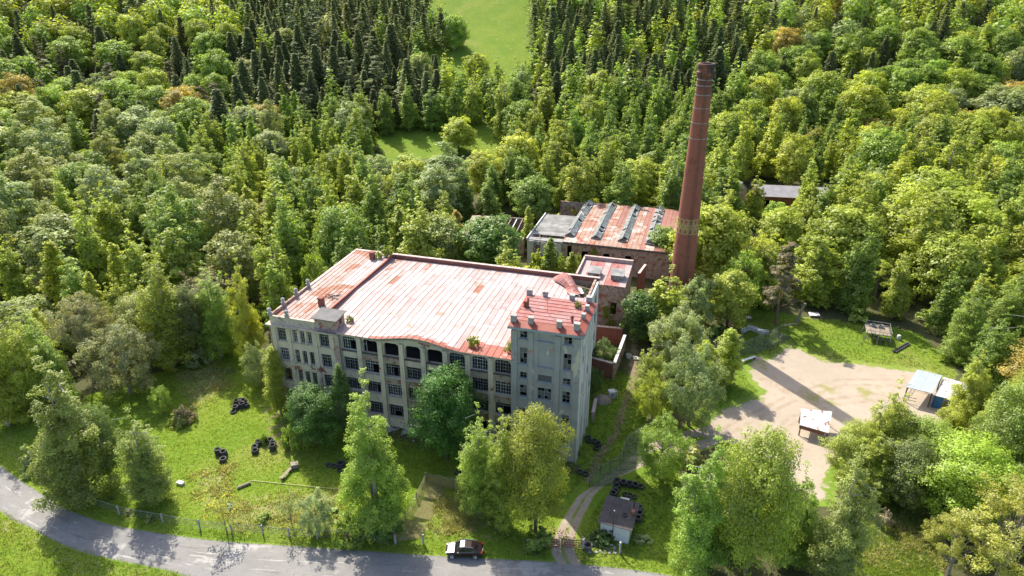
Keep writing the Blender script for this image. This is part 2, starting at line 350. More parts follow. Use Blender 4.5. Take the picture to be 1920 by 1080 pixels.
ys = np.unique(np.concatenate([np.linspace(-900, 40, 16), np.linspace(40, 135, 88), np.linspace(135, 460, 82), np.linspace(460, 2600, 26)]))
X, Y = np.meshgrid(xs, ys); Z = height(X, Y)
nx, ny = len(xs), len(ys)
me = bpy.data.meshes.new('ground')
idx = np.arange(nx*ny).reshape(ny, nx)
q = np.stack([idx[:-1, :-1], idx[:-1, 1:], idx[1:, 1:], idx[1:, :-1]], -1).reshape(-1, 4)
def set_mesh(me, V, F):
    V = np.asarray(V, np.float32); F = np.asarray(F, np.int32); k = F.shape[1]
    me.vertices.add(len(V)); me.vertices.foreach_set('co', V.ravel())
    me.loops.add(F.size); me.loops.foreach_set('vertex_index', F.ravel())
    me.polygons.add(len(F)); me.polygons.foreach_set('loop_start', np.arange(0, F.size, k, dtype=np.int32))
    me.update(calc_edges=True)
def vattr(me, name, vals, dom='POINT'):
    a = me.attributes.new(name, 'FLOAT', dom); a.data.foreach_set('value', np.asarray(vals, np.float32).ravel())
set_mesh(me, np.stack([X.ravel(), Y.ravel(), Z.ravel()], -1), q)
xf, yf = X.ravel(), Y.ravel()
openm = np.zeros(xf.shape, bool)
for P in (P_LAWN, P_GATE, P_YARD, P_CLEAR, P_MEADOW, P_FARM, P_GLADE, P_BR): openm |= pip(P, xf, yf)
soil = np.where(openm | (yf < 57), 0.0, .75)
U = (xf-ORG.x)*DU.x+(yf-ORG.y)*DU.y; V = (xf-ORG.x)*DV.x+(yf-ORG.y)*DV.y
soil = np.maximum(soil, np.where((U > 1) & (U < 49) & (V < 0), np.clip(.85+V/9, 0, .75), 0))
soil = np.maximum(soil, np.where((U > -4) & (U < 60) & (V > 25) & (V < 100), .45, 0))
dry = np.zeros(xf.shape)
for pts in (G((400, 930), (660, 900), (680, 1010), (420, 1000)), G((790, 925), (900, 905), (960, 1010), (830, 1025), (775, 1000)), G((1600, 950), (1760, 940), (1800, 1080), (1600, 1080)), G((320, 700), (420, 660), (450, 720), (350, 800)), G((345, 880), (450, 860), (440, 980), (360, 960)), G((1200, 760), (1260, 740), (1240, 830), (1200, 830)), G((1490, 560), (1540, 575), (1530, 605), (1470, 610))):
    dd = pdist(pts, xf, yf); dry = np.maximum(dry, np.where(pip(pts, xf, yf), .25+.12*np.minimum(dd, 3), np.clip(.25-dd*.12, 0, 1)))
south = G((0, 985), (150, 1060), (330, 1095)); dry = np.maximum(dry, np.where(pdist(south, xf, yf, False) < 1.2, .4, 0))
dry = np.maximum(dry, np.where(yf < 66-(xf+70)*.1, .28, 0)*(yf < 60))
path = np.zeros(xf.shape)
for k_ in range(2):
    arc = G(*[(500-10*math.sin(q/8*3.1)+k_*22+(q*3.2), 752+q*11+k_*4) for q in range(9)]); path = np.maximum(path, np.clip(1-pdist(arc, xf, yf, False)/1.3, 0, 1)*.7)
for pts, wd in ((G((1190, 640), (1185, 720), (1172, 760), (1155, 815), (1120, 860), (1100, 900)), 1.1), (G((1385, 590), (1365, 640), (1380, 680), (1410, 700)), 1.4), (G((1385, 640), (1350, 560), (1340, 520)), 1.5)):
    path = np.maximum(path, np.clip(1.0-pdist(pts, xf, yf, False)/wd/1.6, 0, 1)*.8)
dry = np.where(pip(P_CLEAR, xf, yf), .2, dry); dry = np.where(pip(P_MEADOW, xf, yf), .12+.1*np.sin(xf*.21+yf*.13)*np.sin(yf*.31), dry); soil = np.where((pdist(P_CLEAR, xf, yf) < 7) | (pdist(P_MEADOW, xf, yf) < 22), np.minimum(soil, .1), soil)
vattr(me, 'dry', dry); vattr(me, 'soil', soil); vattr(me, 'path', path)
me.polygons.foreach_set('use_smooth', np.ones(len(me.polygons), bool))
ground = tag(put('ground', me, M['ground']), kind='structure')

def cat(pts, n):
    """smooth curve through points"""
    pts = [Vector((*p[:2], 0)) for p in pts]; out = []
    for i in range(len(pts)-1):
        p0, p1, p2, p3 = pts[max(i-1, 0)], pts[i], pts[i+1], pts[min(i+2, len(pts)-1)]
        for k in range(n):
            t = k/n
            out.append(.5*((2*p1)+(p2-p0)*t+(2*p0-5*p1+4*p2-p3)*t*t+(3*p1-p0-3*p2+p3)*t**3))
    return out+[pts[-1]]
def strip(name, left, right, n, z, mat, prof=None, rows=9, eg=2.0):
    a = cat(left, n); b = cat(right, n); V = []; E = []; AC = []; AL = []
    for i in range(len(a)):
        for j in range(rows):
            t = j/(rows-1); p = a[i].lerp(b[i], t); V.append((p.x, p.y, z+(prof(t) if prof else 0))); E.append(min(1, min(t, 1-t)*eg)); AC.append(t); AL.append(i)
    F = [(i*rows+j, i*rows+j+1, (i+1)*rows+j+1, (i+1)*rows+j) for i in range(len(a)-1) for j in range(rows-1)]
    me = bpy.data.meshes.new(name); set_mesh(me, V, F); vattr(me, 'edge', E); vattr(me, 'across', AC); vattr(me, 'along', AL)
    o = put(name, me, mat); return tag(o, kind='structure')
roadN = [(-175, 150), (-120, 112), (-92, 91)] + G((0, 873), (60, 915), (120, 952), (200, 982), (300, 1000), (420, 1015), (600, 1027), (800, 1041)) + [(2.6, 60.8), (9, 60.2), (18.2, 58.7), (30, 55.5), (60, 45), (140, 15)]
roadS = [(-168, 144), (-113, 106), (-86, 83.5)] + G((0, 955), (60, 990), (130, 1025), (200, 1045), (300, 1065)) + [(-34.8, 57.8), (-23.6, 56.9), (-10.6, 55.6), (2.2, 54.7), (8.2, 54.1), (17, 52.8), (28.3, 49.7), (57.8, 39), (137.5, 9)]
strip('road', [(p[0], p[1]+.25) for p in roadN], [(p[0], p[1]-.35) for p in roadS], 8, .012, M['asphalt'], lambda t: .09*math.sin(math.pi*t), 21, 9.0)
strip('dirt_track', [(5.2, 60.2), (4.6, 62.6), (5.9, 66.6), (7.6, 69.9), (8.8, 71.9), (11.2, 74.0), (14.3, 77.0), (17.0, 80.2), (22, 84.5), (32, 88.5)], [(8.6, 60.0), (7.8, 62.6), (8.3, 65.2), (9.9, 69.2), (11.8, 72.7), (14.0, 74.8), (16.6, 76.5), (20, 78.2), (25, 80), (33, 83.5)], 8, .03, M['track'], lambda t: -.05*math.cos(t*4*math.pi)*.4, 15, 4.5)
def sheet(name, poly, z, mat, step=.5, fade=2.5):
    x0, x1 = min(p[0] for p in poly)-2, max(p[0] for p in poly)+2; y0, y1 = min(p[1] for p in poly)-2, max(p[1] for p in poly)+2
    gx = np.arange(x0, x1, step); gy = np.arange(y0, y1, step); XX, YY = np.meshgrid(gx, gy); xx, yy = XX.ravel(), YY.ravel()
    ins = pip(poly, xx, yy); d = pdist(poly, xx, yy); e = np.where(ins, np.clip(d/fade, 0, 1), 0)
    id_ = np.arange(len(xx)).reshape(XX.shape); F = np.stack([id_[:-1, :-1], id_[:-1, 1:], id_[1:, 1:], id_[1:, :-1]], -1).reshape(-1, 4)
    F = F[(ins[F].any(1))]
    used = np.unique(F); rm = -np.ones(len(xx), int); rm[used] = np.arange(len(used))
    me = bpy.data.meshes.new(name); set_mesh(me, np.stack([xx, yy, np.full(len(xx), z)], -1)[used], rm[F]); vattr(me, 'edge', e[used]); ru = np.zeros(len(xx))
    for off in (0, 1.7):
        for ln in (G((1330, 835), (1400, 795), (1490, 752), (1580, 722), (1690, 722), (1740, 740)), G((1440, 850), (1480, 800), (1560, 760), (1650, 750), (1700, 760)), G((1395, 690), (1440, 720), (1520, 760), (1560, 800))):
            ru = np.maximum(ru, np.clip(1-pdist([(p[0], p[1]+off) for p in ln], xx, yy, False)/.7, 0, 1))
    vattr(me, 'rut', ru[used])
    return tag(put(name, me, mat), kind='structure')
yard_poly = G((1477, 640), (1545, 672), (1600, 676), (1700, 690), (1740, 692), (1830, 745), (1790, 800), (1640, 845), (1570, 880), (1560, 945), (1500, 950), (1455, 880), (1340, 830), (1300, 820), (1330, 775), (1385, 750), (1425, 735), (1400, 712), (1395, 690), (1400, 662), (1440, 668))
sheet('sandy_yard', yard_poly, .02, M['sand'], fade=3.0)
# ------------------------------------------------------------------ factory
fac = thing('factory', 'derelict four storey factory with faded red sheet roof and grey blue corner tower', 'factory', ORG, -YAW)
def wall(mb, P, a0, a1, z0, z1, ops, th):
    """a wall with real openings; P(a, d, z) maps along/depth/up to a point"""
    A = sorted({a0, a1, *[o[0] for o in ops], *[o[1] for o in ops]}); Zs = sorted({z0, z1, *[o[2] for o in ops], *[o[3] for o in ops]})
    for i in range(len(A)-1):
        for j in range(len(Zs)-1):
            ca, cz = (A[i]+A[i+1])/2, (Zs[j]+Zs[j+1])/2
            if any(o[0] < ca < o[1] and o[2] < cz < o[3] for o in ops): continue
            for d in (0, th): mb.poly([P(A[i], d, Zs[j]), P(A[i+1], d, Zs[j]), P(A[i+1], d, Zs[j+1]), P(A[i], d, Zs[j+1])])
    for (x0, x1, y0, y1) in [tuple(o[:4]) for o in ops] + [(a0, a1, z0, z1)]:
        c = [(x0, y0), (x1, y0), (x1, y1), (x0, y1)]
        for i in range(4):
            (p, r), (s, t) = c[i], c[(i+1) % 4]
            mb.poly([P(p, 0, r), P(s, 0, t), P(s, th, t), P(p, th, r)])
FR = lambda v0: (lambda a, d, z: (a, v0+d, z))          # front walls
SD = lambda u0: (lambda a, d, z: (u0-d, a, z))          # right-hand walls
rw = random.Random(3)
_wc = {}
def window(parent, w, h, cols, rows, loc, rz=0, arch=False, glaze=.55, sill=None, fm='frame', board=0.0, bars=True):
    b = .07; key = (round(w, 2), round(h, 2), arch, fm)
    if key not in _wc:
        f = MB(); f.box(0, 0, 0, w, .1, b).box(0, 0, h-b, w, .1, h).box(0, 0, b, b, .1, h-b).box(w-b, 0, b, w, .1, h-b)
        _wc[key] = f.mesh('window_frame')
    o = put('window', _wc[key], M[fm], parent, loc, rz)
    if bars:
        m = MB(); hole = None
        if rw.random() < .35 and cols > 1:
            c0 = rw.randrange(cols); c1 = min(cols, c0+rw.choice([1, 2, 2, 3])); hole = (c0, c1, 0, rw.choice([max(1, rows-1), max(1, rows-2), rows]))
        inh = lambda i, j: hole and hole[0] <= i < hole[1] and hole[2] <= j < hole[3]
        for i in range(1, cols):
            x = w*i/cols; t = .02 if i % 2 else .036
            for j in range(rows):
                if not (inh(i-1, j) and inh(i, j)): m.box(x-t, .02, max(b, h*j/rows), x+t, .08, min(h-b, h*(j+1)/rows))
        for j in range(1, rows):
            z = h*j/rows; t = .045 if j == rows-1 and rows > 2 else .02
            for i in range(cols):
                if not (inh(i, j-1) and inh(i, j)): m.box(max(b, w*i/cols), .025, z-t, min(w-b, w*(i+1)/cols), .075, z+t)
        tag(m.build('glazing_bars', M[fm], o), kind='stuff')
    gl = MB(); bd = MB()
    for i in range(cols):
        for j in range(rows):
            x0, x1, z0, z1 = w*i/cols+.03, w*(i+1)/cols-.03, h*j/rows+.03, h*(j+1)/rows-.03
            if bars and inh(i, j): continue
            if rw.random() < board: bd.poly([(x0, .045, z0), (x1, .045, z0), (x1, .045, z1), (x0, .045, z1)])
            elif rw.random() < glaze:
                y = .05+rw.uniform(-.006, .006); gl.poly([(x0, y, z0), (x1, .05, z0), (x1, y, z1), (x0, .05, z1)])
    if gl.f: tag(gl.build('glass', M['glass'], o), kind='stuff')
    if bd.f: tag(bd.build('boarding', M['board'], o), kind='stuff')
    if sill:
        MB().box(-.15, -.32, -.14, w+.15, .02, -.003).build('sill', M[sill], o)
    return o
ROWS = [(1.95, 4.15), (5.8, 7.8), (9.22, 11.42), (12.75, 14.97)]
# left wing front
wc = [(.97, 2.45, 4, 4), (3.6, 4.38, 2, 4), (4.87, 5.65, 2, 4), (6.1, 6.88, 2, 4), (8.15, 9.8, 4, 4)]
wrows = [(2.1, 3.9), (5.5, 7.75), (9.1, 11.4), (12.7, 14.95)]
mb = MB(); ops = [(c[0], c[1], r[0], r[1]) for c in wc for r in wrows]
wall(mb, FR(0), 0, 11.35, 0, 15.7, ops, .45); mb.build('wing_front_wall', M['plaster'], fac)
for c in wc:
    for r in wrows: window(fac, c[1]-c[0], r[1]-r[0], c[2], c[3], (c[0], .2, r[0]), glaze=.3, sill='trim', fm=rw.choice(['frame', 'frame', 'frame_white']))
for (a, b) in ((-.06, .75), (2.75, 3.3), (7.2, 7.75), (10.15, 10.6)):
    MB().box(a, -.12, 4.95, b, .0-.004, 15.1).build('pilaster', M['plaster'], fac)
MB().box(10.65, -.2, 0, 11.55, -.004, 15.35).build('pilaster', M['plaster_brick'], fac)
MB().box(-.2, -.16, 0, .0-.004, .6, 15.3).build('corner_pier', M['plaster_brick'], fac)
MB().box(-.3, -.35, 4.35, 10.6, -.005, 4.62).box(-.2, -.22, 4.62, 10.6, -.005, 4.9).build('string_course', M['trim'], fac)
MB().box(-.55, -.6, 15.3, 11.5, -.006, 15.5).box(-.35, -.4, 15.1, 11.5, -.007, 15.3).box(-.55, -.006, 15.3, -.003, 6, 15.5).build('cornice', M['trim'], fac)
# parapets of the wing
MB().box(0, 0, 15.72, 7.7, .35, 16.75).build('parapet', M['trim'], fac)
MB().box(0, .36, 15.0, .3, 11.2, 16.95).build('parapet', M['plaster_brick'], fac)
MB().box(-.1, 11.22, 15, .28, 27.35, 16.62).box(-.16, 11.22, 16.62, .34, 27.35, 16.72).build('parapet', M['coping'], fac)
for u, v in ((.1, .1), (.12, 3.7), (.12, 7.3), (.12, 10.9), (3.0, .15)):
    p = MB(); p.box(u-.24, v-.24, 16.76, u+.24, v+.24, 17.25).lathe([(.12, 0), (.16, .1), (.33, .28), (.36, .42), (.3, .62), (.12, .76), (0, .78)], 10, (u, v, 17.25))
    p.box(u-.3, v-.3, 17.2, u+.3, v+.3, 17.28); p.build('finial_post', M['concrete'], fac)
# main front
bays = [(11.84+3.4*i, 11.84+3.4*i+2.4) for i in range(8)]
mb = MB(); ops = [(b[0], b[1], r[0], r[1]) for b in bays for r in ROWS]
wall(mb, FR(.22), 11.35, 38.25, 0, 15.55, ops, .45)
for b in bays:                                   # rounded heads of the top row
    for sgn, cx in ((1, b[0]), (-1, b[1])):
        r = .62; cz = ROWS[3][1]; arc = [(cx+sgn*(r-r*math.cos(t)), cz-r+r*math.sin(t)) for t in np.linspace(0, math.pi/2, 6)]
        for i in range(5):
            mb.poly([(cx, .23, cz), (arc[i][0], .23, arc[i][1]), (arc[i+1][0], .23, arc[i+1][1])])
            mb.poly([(arc[i][0], .23, arc[i][1]), (arc[i+1][0], .23, arc[i+1][1]), (arc[i+1][0], .6, arc[i+1][1]), (arc[i][0], .6, arc[i][1])])
mb.build('main_front_wall', M['plaster'], fac)
for i, b in enumerate(bays):
    for j, r in enumerate(ROWS):
        lo = (b[0], .45, r[0]); wdt, hgt = b[1]-b[0], r[1]-r[0]
        if j == 3 and 1 <= i <= 4: 
            if i == 1:
                k = MB().box(0, 0, 0, .07, .08, hgt-.5).box(.5, 0, .2, .56, .08, hgt-.3).box(0, 0, hgt-1, .56, .08, hgt-.92); k.build('broken_window_frame', M['frame_white'], fac, lo)
            MB().box(b[0]-.12, -.04, r[0]-.17, b[1]+.12, .44, r[0]-.004).build('sill', M['charred'], fac)
            continue
        window(fac, wdt, hgt, 6, 4, lo, glaze=.32 if j else .25, fm='frame_white' if (i+j) % 3 == 0 else 'frame')
        MB().box(b[0]-.12, -.02, r[0]-.15, b[1]+.12, .44, r[0]-.004).build('sill', M['charred' if j == 3 else 'trim'], fac)
        if j < 3: MB().box(b[0]-.02, .12, r[1]+.1, b[1]+.02, .216, ROWS[j+1][0]-.22).build('spandrel', M['plaster_dirty' if (i*7+j*3) % 4 < 2 or i > 5 else 'plaster'], fac)
for i in range(1, 8):
    x = (bays[i-1][1]+bays[i][0])/2
    MB().box(x-.36, -.12, 0, x+.36, .217, 15.2).box(x-.43, -.16, 0, x+.43, .214, .9).build('pilaster', M['plaster'], fac)
MB().tube([(11.75, -.1, 15.4), (11.75, -.1, .5)], .06, 6).build('drainpipe', M['scrap'], fac)
def ped(u): return 1.0*.5*(1+math.cos(2*math.pi*(u-24)/15)) if abs(u-24) < 7.5 else 0.0
def rz_(u, v):
    z = 15.78+.5*v/12.5 if v < 12.5 else 16.28-.28*(v-12.5)/14.8
    return z+ped(u)*max(0.0, 1-max(v, 0)/4.0)**1.3
pd = MB(); N = 30
for i in range(N):
    a, b = 16.5+15*i/N, 16.5+15*(i+1)/N
    for v in (.2, .66): pd.poly([(a, v, 15.54), (b, v, 15.54), (b, v, rz_(b, 0)-.1), (a, v, rz_(a, 0)-.1)])
pd.build('pediment', M['plaster'], fac)
ev = MB()
def ebar(ev, u0, u1, n, d0, z0, z1):
    for i in range(n):
        a, b = u0+(u1-u0)*i/n, u0+(u1-u0)*(i+1)/n; za, zb = rz_(a, 0), rz_(b, 0)
        ev.poly([(a, d0, za+z0), (b, d0, zb+z0), (b, d0, zb+z1), (a, d0, za+z1)])
        ev.poly([(a, d0, za+z0), (b, d0, zb+z0), (b, .2, zb+z0), (a, .2, za+z0)])
        ev.poly([(a, d0, za+z1), (b, d0, zb+z1), (b, .2, zb+z1), (a, .2, za+z1)])
ebar(ev, 11.5, 38.2, 60, -.5, -.2, -.05); ebar(ev, 16.5, 31.5, 40, -.06, -.75, -.6)
ev.build('eave_moulding', M['trim'], fac)
# roof sheets: standing-seam panels, each its own piece
def panel(name, mat, us, vs, zf, parent=fac, rib=.065, along='v', lift=0.0):
    """one sheet with a raised seam down its left edge"""
    m = MB(); u0, u1 = us
    prev = None
    for v in vs:
        P = (lambda a, b, z: (a, b, z)) if along == 'v' else (lambda a, b, z: (b, a, z))
        za = zf(u0, v) if along == 'v' else zf(v, u0); zb = zf(u1, v) if along == 'v' else zf(v, u1)
        row = [P(u0, v, za+lift), P(u0+.02, v, za+rib+lift), P(u0+.075, v, za+rib+lift), P(u0+.095, v, za+lift), P(u1, v, zb+lift)]
        if prev:
            for i in range(4): m.poly([prev[i], prev[i+1], row[i+1], row[i]])
        prev = row
    return m.build(name, M[mat], parent)
UR0, UR1, NS = 7.75, 45.4, 38
sw = (UR1-UR0)/NS
rp = random.Random(5)
def jl(): return rp.uniform(0, .03)
def sheetkind(u, v):
    q = rp.random()
    if u > 36.5 and q < .2: return 'roof_rust'
    if v > 20 and q < .05: return 'roof_rust'
    return 'roof_pale' if q < .3 else 'roof_pink' if q < .45 else 'roof'
for i in range(NS):
    u0, u1 = UR0+sw*i, UR0+sw*(i+1)
    uc = (u0+u1)/2
    if uc < 38.0:
        vf = [-.55, -.1, .4, .9, 1.5, 2.2, 3, 4]; front = 'roof'
        if uc > 31: 
            panel('roof_panel', 'roof_bright', (u0, u1), [-.55, 1.2, 2.6+rp.uniform(-.25, .35)], rz_, lift=.012)
            vj = 7.2+rp.uniform(-.8, .8); panel('roof_panel', sheetkind(uc, 5), (u0, u1), [2.3, 5, vj], rz_, lift=jl()); panel('roof_panel', sheetkind(uc, 9), (u0, u1), [vj-.04, 12.5], rz_, lift=jl())
        else:
            panel('roof_panel', 'roof_bright' if 17 < uc else 'roof', (u0, u1), [-.55, -.2, .05, .4+rp.uniform(-.1, .3)], rz_, lift=.012)
            vj = 6.2+rp.uniform(-.8, .8); panel('roof_panel', sheetkind(uc, 4), (u0, u1), [.1, .6, 1.1, 1.7, 2.4, 3.2, 4, vj], rz_, lift=jl()); panel('roof_panel', sheetkind(uc, 9), (u0, u1), [vj-.04, 12.5], rz_, lift=jl())
        v1_, v2_ = 17.2+rp.uniform(-.8, .8), 22.2+rp.uniform(-.8, .8)
        for a_, b_ in ((12.45, v1_), (v1_-.04, v2_), (v2_-.04, 27.2)): panel('roof_panel', sheetkind(uc, b_), (u0, u1), [a_, b_], rz_, lift=.01+jl())
    else:
        vend = 27.2 if uc < 39.2 else 26.5-(uc-39.2)*1.35 if uc < 43.6 else 20.6
        vend += rp.uniform(-.25, .25)
        panel('roof_panel', 'roof', (u0, u1), [9.3, 14, min(18, vend-1), vend], rz_, lift=.01)
def wz(u, v): return 16.42+.012*v
for i in range(9):
    u0, u1 = .35+.82*i, .35+.82*(i+1)
    panel('roof_panel', 'roof_rust', (u0, u1), [.4, 6, 13.5], wz); panel('roof_panel', 'roof_rust' if i < 5 else 'roof', (u0, u1), [13.45, 20, 27.2], wz, lift=.012)
MB().box(7.58, 2.5, 15.5, 7.74, 27.2, 16.72).build('roof_step', M['brick'], fac)
MB().box(7.5, 2.5, 16.72, 7.85, 27.2, 16.8).build('step_capping', M['roof_bright'], fac)
# back wall, side walls, floors
mb = MB(); wall(mb, lambda a, d, z: (a, 27.75-d, z), 0, 45.7, 0, 16.0, [], .4); mb.build('back_wall', M['plaster_dirty'], fac)
MB().box(0, 27.36, 16.02, 45.7, 27.78, 16.7).build('back_parapet', M['brick'], fac)
MB().box(-.1, 27.3, 16.7, 45.8, 27.86, 16.8).build('parapet_coping', M['coping'], fac)
mb = MB(); so = [(11.5+4*i, 13.6+4*i, r[0], r[1]) for i in range(4) for r in ROWS]
wall(mb, SD(45.7), 9.25, 27.35, 0, 16.3, so, .4); mb.build('side_wall', M['tower_side'], fac)
for o in so: window(fac, o[1]-o[0], o[3]-o[2], 4, 4, (45.5, o[0], o[2]), math.pi/2, glaze=.3)
mb = MB(); wall(mb, lambda a, d, z: (d, a, z), .45, 27.35, 0, 15.3, [(3.+4*i, 5+4*i, r[0], r[1]) for i in range(6) for r in wrows], .3); mb.build('side_wall', M['plaster_brick'], fac)
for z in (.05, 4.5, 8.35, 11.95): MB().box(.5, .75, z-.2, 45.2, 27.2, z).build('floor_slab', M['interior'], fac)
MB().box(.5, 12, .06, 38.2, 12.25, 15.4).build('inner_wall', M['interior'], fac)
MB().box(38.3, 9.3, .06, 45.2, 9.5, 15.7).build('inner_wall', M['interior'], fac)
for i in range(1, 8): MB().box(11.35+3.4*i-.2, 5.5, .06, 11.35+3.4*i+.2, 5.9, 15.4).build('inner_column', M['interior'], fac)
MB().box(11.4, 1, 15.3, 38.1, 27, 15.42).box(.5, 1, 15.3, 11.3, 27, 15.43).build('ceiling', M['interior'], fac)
# collapsed corner: exposed rafters, rubble floor, curled sheet
for i in range(5):
    v = 21.2+1.25*i; MB().tube([(39.6+i*.5, v, 15.5), (45.2, v+.6-.5*i, 14.6+.25*i)], .13, 4).build('rafter', M['charred' if i % 2 else 'wood'], fac)
MB().box(44.9, 20.7, 15.4, 45.28, 27.3, 16.55).build('broken_wall_head', M['plaster_dirty'], fac)
MB().box(38.9, 20.3, 14.3, 45.2, 27.2, 14.5).build('collapsed_ceiling', M['concrete'], fac)
MB().slab([(40.6, 22, 15.9), (41.5, 21.6, 15.9), (44.2, 24.5, 15.2), (43.4, 25.2, 15.2)], .08).slab([(42, 26.5, 15.1), (42.7, 26.9, 15.1), (44, 22.4, 16), (43.4, 22.1, 16)], .1).build('fallen_beam', M['white'], fac)
cs = MB(); prev = None
for i in range(11):
    t = i/10; bx = 38.8+4.6*t; bv = 27.0-6.2*t; hgt = 16.25+1.9*math.sin(math.pi*min(1, t*1.15))**.8*(1-.55*t)+.25
    tw = .4+1.4*math.sin(math.pi*t)
    row = [(bx-.9-.35*math.sin(t*9), bv-.5, 16.28+.12*t), (bx-.35, bv-.2, 16.5+.5*(hgt-16.3)), (bx+.15, bv+.15, hgt), (bx+.75, bv+.5+.2*math.sin(t*7), hgt-.35*tw), (bx+.55, bv+.35, hgt-.85*tw)]
    if prev:
        for k in range(4): cs.poly([prev[k], prev[k+1], row[k+1], row[k]])
    prev = row
cs.build('curled_roof_sheet', M['roof_tower'], fac)
# small penthouse with tar roof at the joint of wing and main front
pb = MB(); wall(pb, FR(0.02), 7.75, 11.3, 15.72, 17.5, [], .25); wall(pb, SD(11.3), .3, 2.5, 15.72, 17.5, [(1.1, 1.7, 16.3, 17.1)], .25); wall(pb, lambda a, d, z: (a, 2.5-d, z), 7.75, 11.04, 15.72, 17.5, [], .2); wall(pb, lambda a, d, z: (7.75+d, a, z), .3, 2.28, 15.72, 17.5, [], .2)
pb.build('penthouse_wall', M['plaster_brick'], fac)
MB().slab([(7.45, -.35, 17.55), (11.6, -.35, 17.55), (11.6, 2.8, 17.85), (7.45, 2.8, 17.85)], .12).build('penthouse_roof', M['tar'], fac)
for u, v, h in ((5.6, 5.7, 1.3), (5.0, 24.4, 1.5)):
    MB().box(u-.38, v-.38, 16.35, u+.38, v+.38, 16.5+h).box(u-.44, v-.44, 16.5+h, u+.44, v+.44, 16.6+h).build('chimney_stub', M['brick'], fac)
rb = MB(); rr = random.Random(1)
for i in range(14): 
    a = rr.uniform(0, 6.3); x, y = 5.6+rr.uniform(-.9, .9), 8.6+rr.uniform(-.7, .7)
    rb.tube([(x, y, 16.6), (x+1.1*math.cos(a), y+.8*math.sin(a), 16.62+rr.uniform(.02, .3))], .05, 4)
rb.build('roof_debris', M['wood_dark'], fac)
fr = MB(); r4 = random.Random(9)
for i in range(160):
    u = r4.uniform(12, 37.5); v = -.2-abs(r4.gauss(0, .9)); sz = r4.uniform(.06, .28); b0 = len(fr.v); fr.box(-sz, -sz*.7, -sz*.3, sz, sz*.7, sz*.6)
    fr.xform(Matrix.Translation((u, v, .05)) @ Matrix.Rotation(r4.uniform(0, 3), 4, 'Z') @ Matrix.Rotation(r4.uniform(-.5, .5), 4, 'X'), b0)
fr.xform(Matrix.Translation(ORG) @ Matrix.Rotation(-YAW, 4, 'Z'))
tag(fr.build('facade_rubble', M['concrete']), 'fallen plaster rubble along the foot of the factory front', 'rubble', kind='stuff')
# ---- tower
TU0, TU1 = 38.25, 47.75; V0 = -.12
cw = [(39.4, 40.45), (42.0, 43.95), (45.5, 46.6)]
tr = [(2.65, 4.35), (5.95, 7.8), (9.75, 11.7), (12.75, 13.8), (15.15, 17.7), (19.12, 20.25)]
ops = [(c[0], c[1], r[0], r[1]) for k, c in enumerate(cw) for j, r in enumerate(tr)]
ops.append((41.6, 43.9, .1, 1.9))
mb = MB(); wall(mb, FR(V0), TU0, TU1, 0, 20.6, ops, .5); mb.build('tower_front_wall', M['tower'], fac)
for k, c in enumerate(cw):
    for j, r in enumerate(tr):
        wdt, hgt = c[1]-c[0], r[1]-r[0]; lo = (c[0], V0+.16, r[0])
        if k == 1 and j >= 4:
            MB().box(c[0], V0+.1, r[0], c[1], V0+.4, r[1]).build('blind_panel', M['tower'], fac)
            MB().box(c[0]-.12, V0-.22, r[0]-.16, c[1]+.12, V0-.004, r[0]-.02).build('sill', M['trim_grey'], fac); continue
        if k == 1 and j == 3:
            lv = MB()
            for q in range(8): lv.box(c[0], V0+.1, r[0]+hgt*q/8, c[1], V0+.2, r[0]+hgt*(q+.65)/8)
            lv.build('louvre', M['board'], fac); MB().box(c[0], V0+.3, r[0], c[1], V0+.45, r[1]).build('blind_panel', M['charred'], fac)
            MB().box(c[0]-.12, V0-.22, r[0]-.16, c[1]+.12, V0-.004, r[0]-.02).build('sill', M['trim_grey'], fac); continue
        window(fac, wdt, hgt, 2 if k != 1 else 4, 3 if hgt > 1.3 else 2, lo, glaze=.3, board=.45 if hgt > 1.3 else .2, fm='frame')
        MB().box(c[0]-.12, V0-.22, r[0]-.18, c[1]+.12, V0-.004, r[0]-.02).build('sill', M['trim_grey'], fac)
for a, b in ((38.2, 39.05), (40.65, 41.3), (44.35, 45.05), (46.85, 47.8)):
    MB().box(a, V0-.16, 0, b, V0-.005, 20.25).build('pilaster', M['tower'], fac)
MB().box(TU0, V0-.1, 0, TU1, V0-.003, .0+1.0).build('plinth', M['concrete'], fac)
so = [(2.2+2.5*i, 3.1+2.5*i, r[0], r[1]) for i in range(3) for r in tr[2::2]]
mb = MB(); wall(mb, SD(TU1), V0+.5, 9.2, 0, 20.6, so, .4); mb.build('tower_side_wall', M['tower_side'], fac)
for o in so: window(fac, o[1]-o[0], o[3]-o[2], 2, 3, (TU1-.2, o[0], o[2]), math.pi/2, glaze=.3, board=.4)
for a, b in ((V0-.1, .9), (3.6, 4.3), (6.3, 6.9), (8.4, 9.25)):
    MB().box(TU1+.005, a, 0, TU1+.16, b, 20.25).build('pilaster', M['tower_side'], fac)
mb = MB(); wall(mb, lambda a, d, z: (a, 9.2-d, z), TU0, TU1-.41, 0, 20.6, [], .35); mb.build('tower_back_wall', M['tower'], fac)
mb = MB(); wall(mb, lambda a, d, z: (TU0+d, a, z), V0+.51, 8.84, 15.3, 20.6, [], .35); mb.build('tower_left_wall', M['tower'], fac)
MB().box(TU0-.45, V0-.5, 20.6, TU1+.5, 9.6, 20.92).build('tower_cornice', M['trim_grey'], fac)
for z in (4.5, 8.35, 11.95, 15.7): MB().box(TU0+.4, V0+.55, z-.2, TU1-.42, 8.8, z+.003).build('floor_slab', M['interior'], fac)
tz = lambda u, v: 21.12+.03*(9-v)*0+.02*v
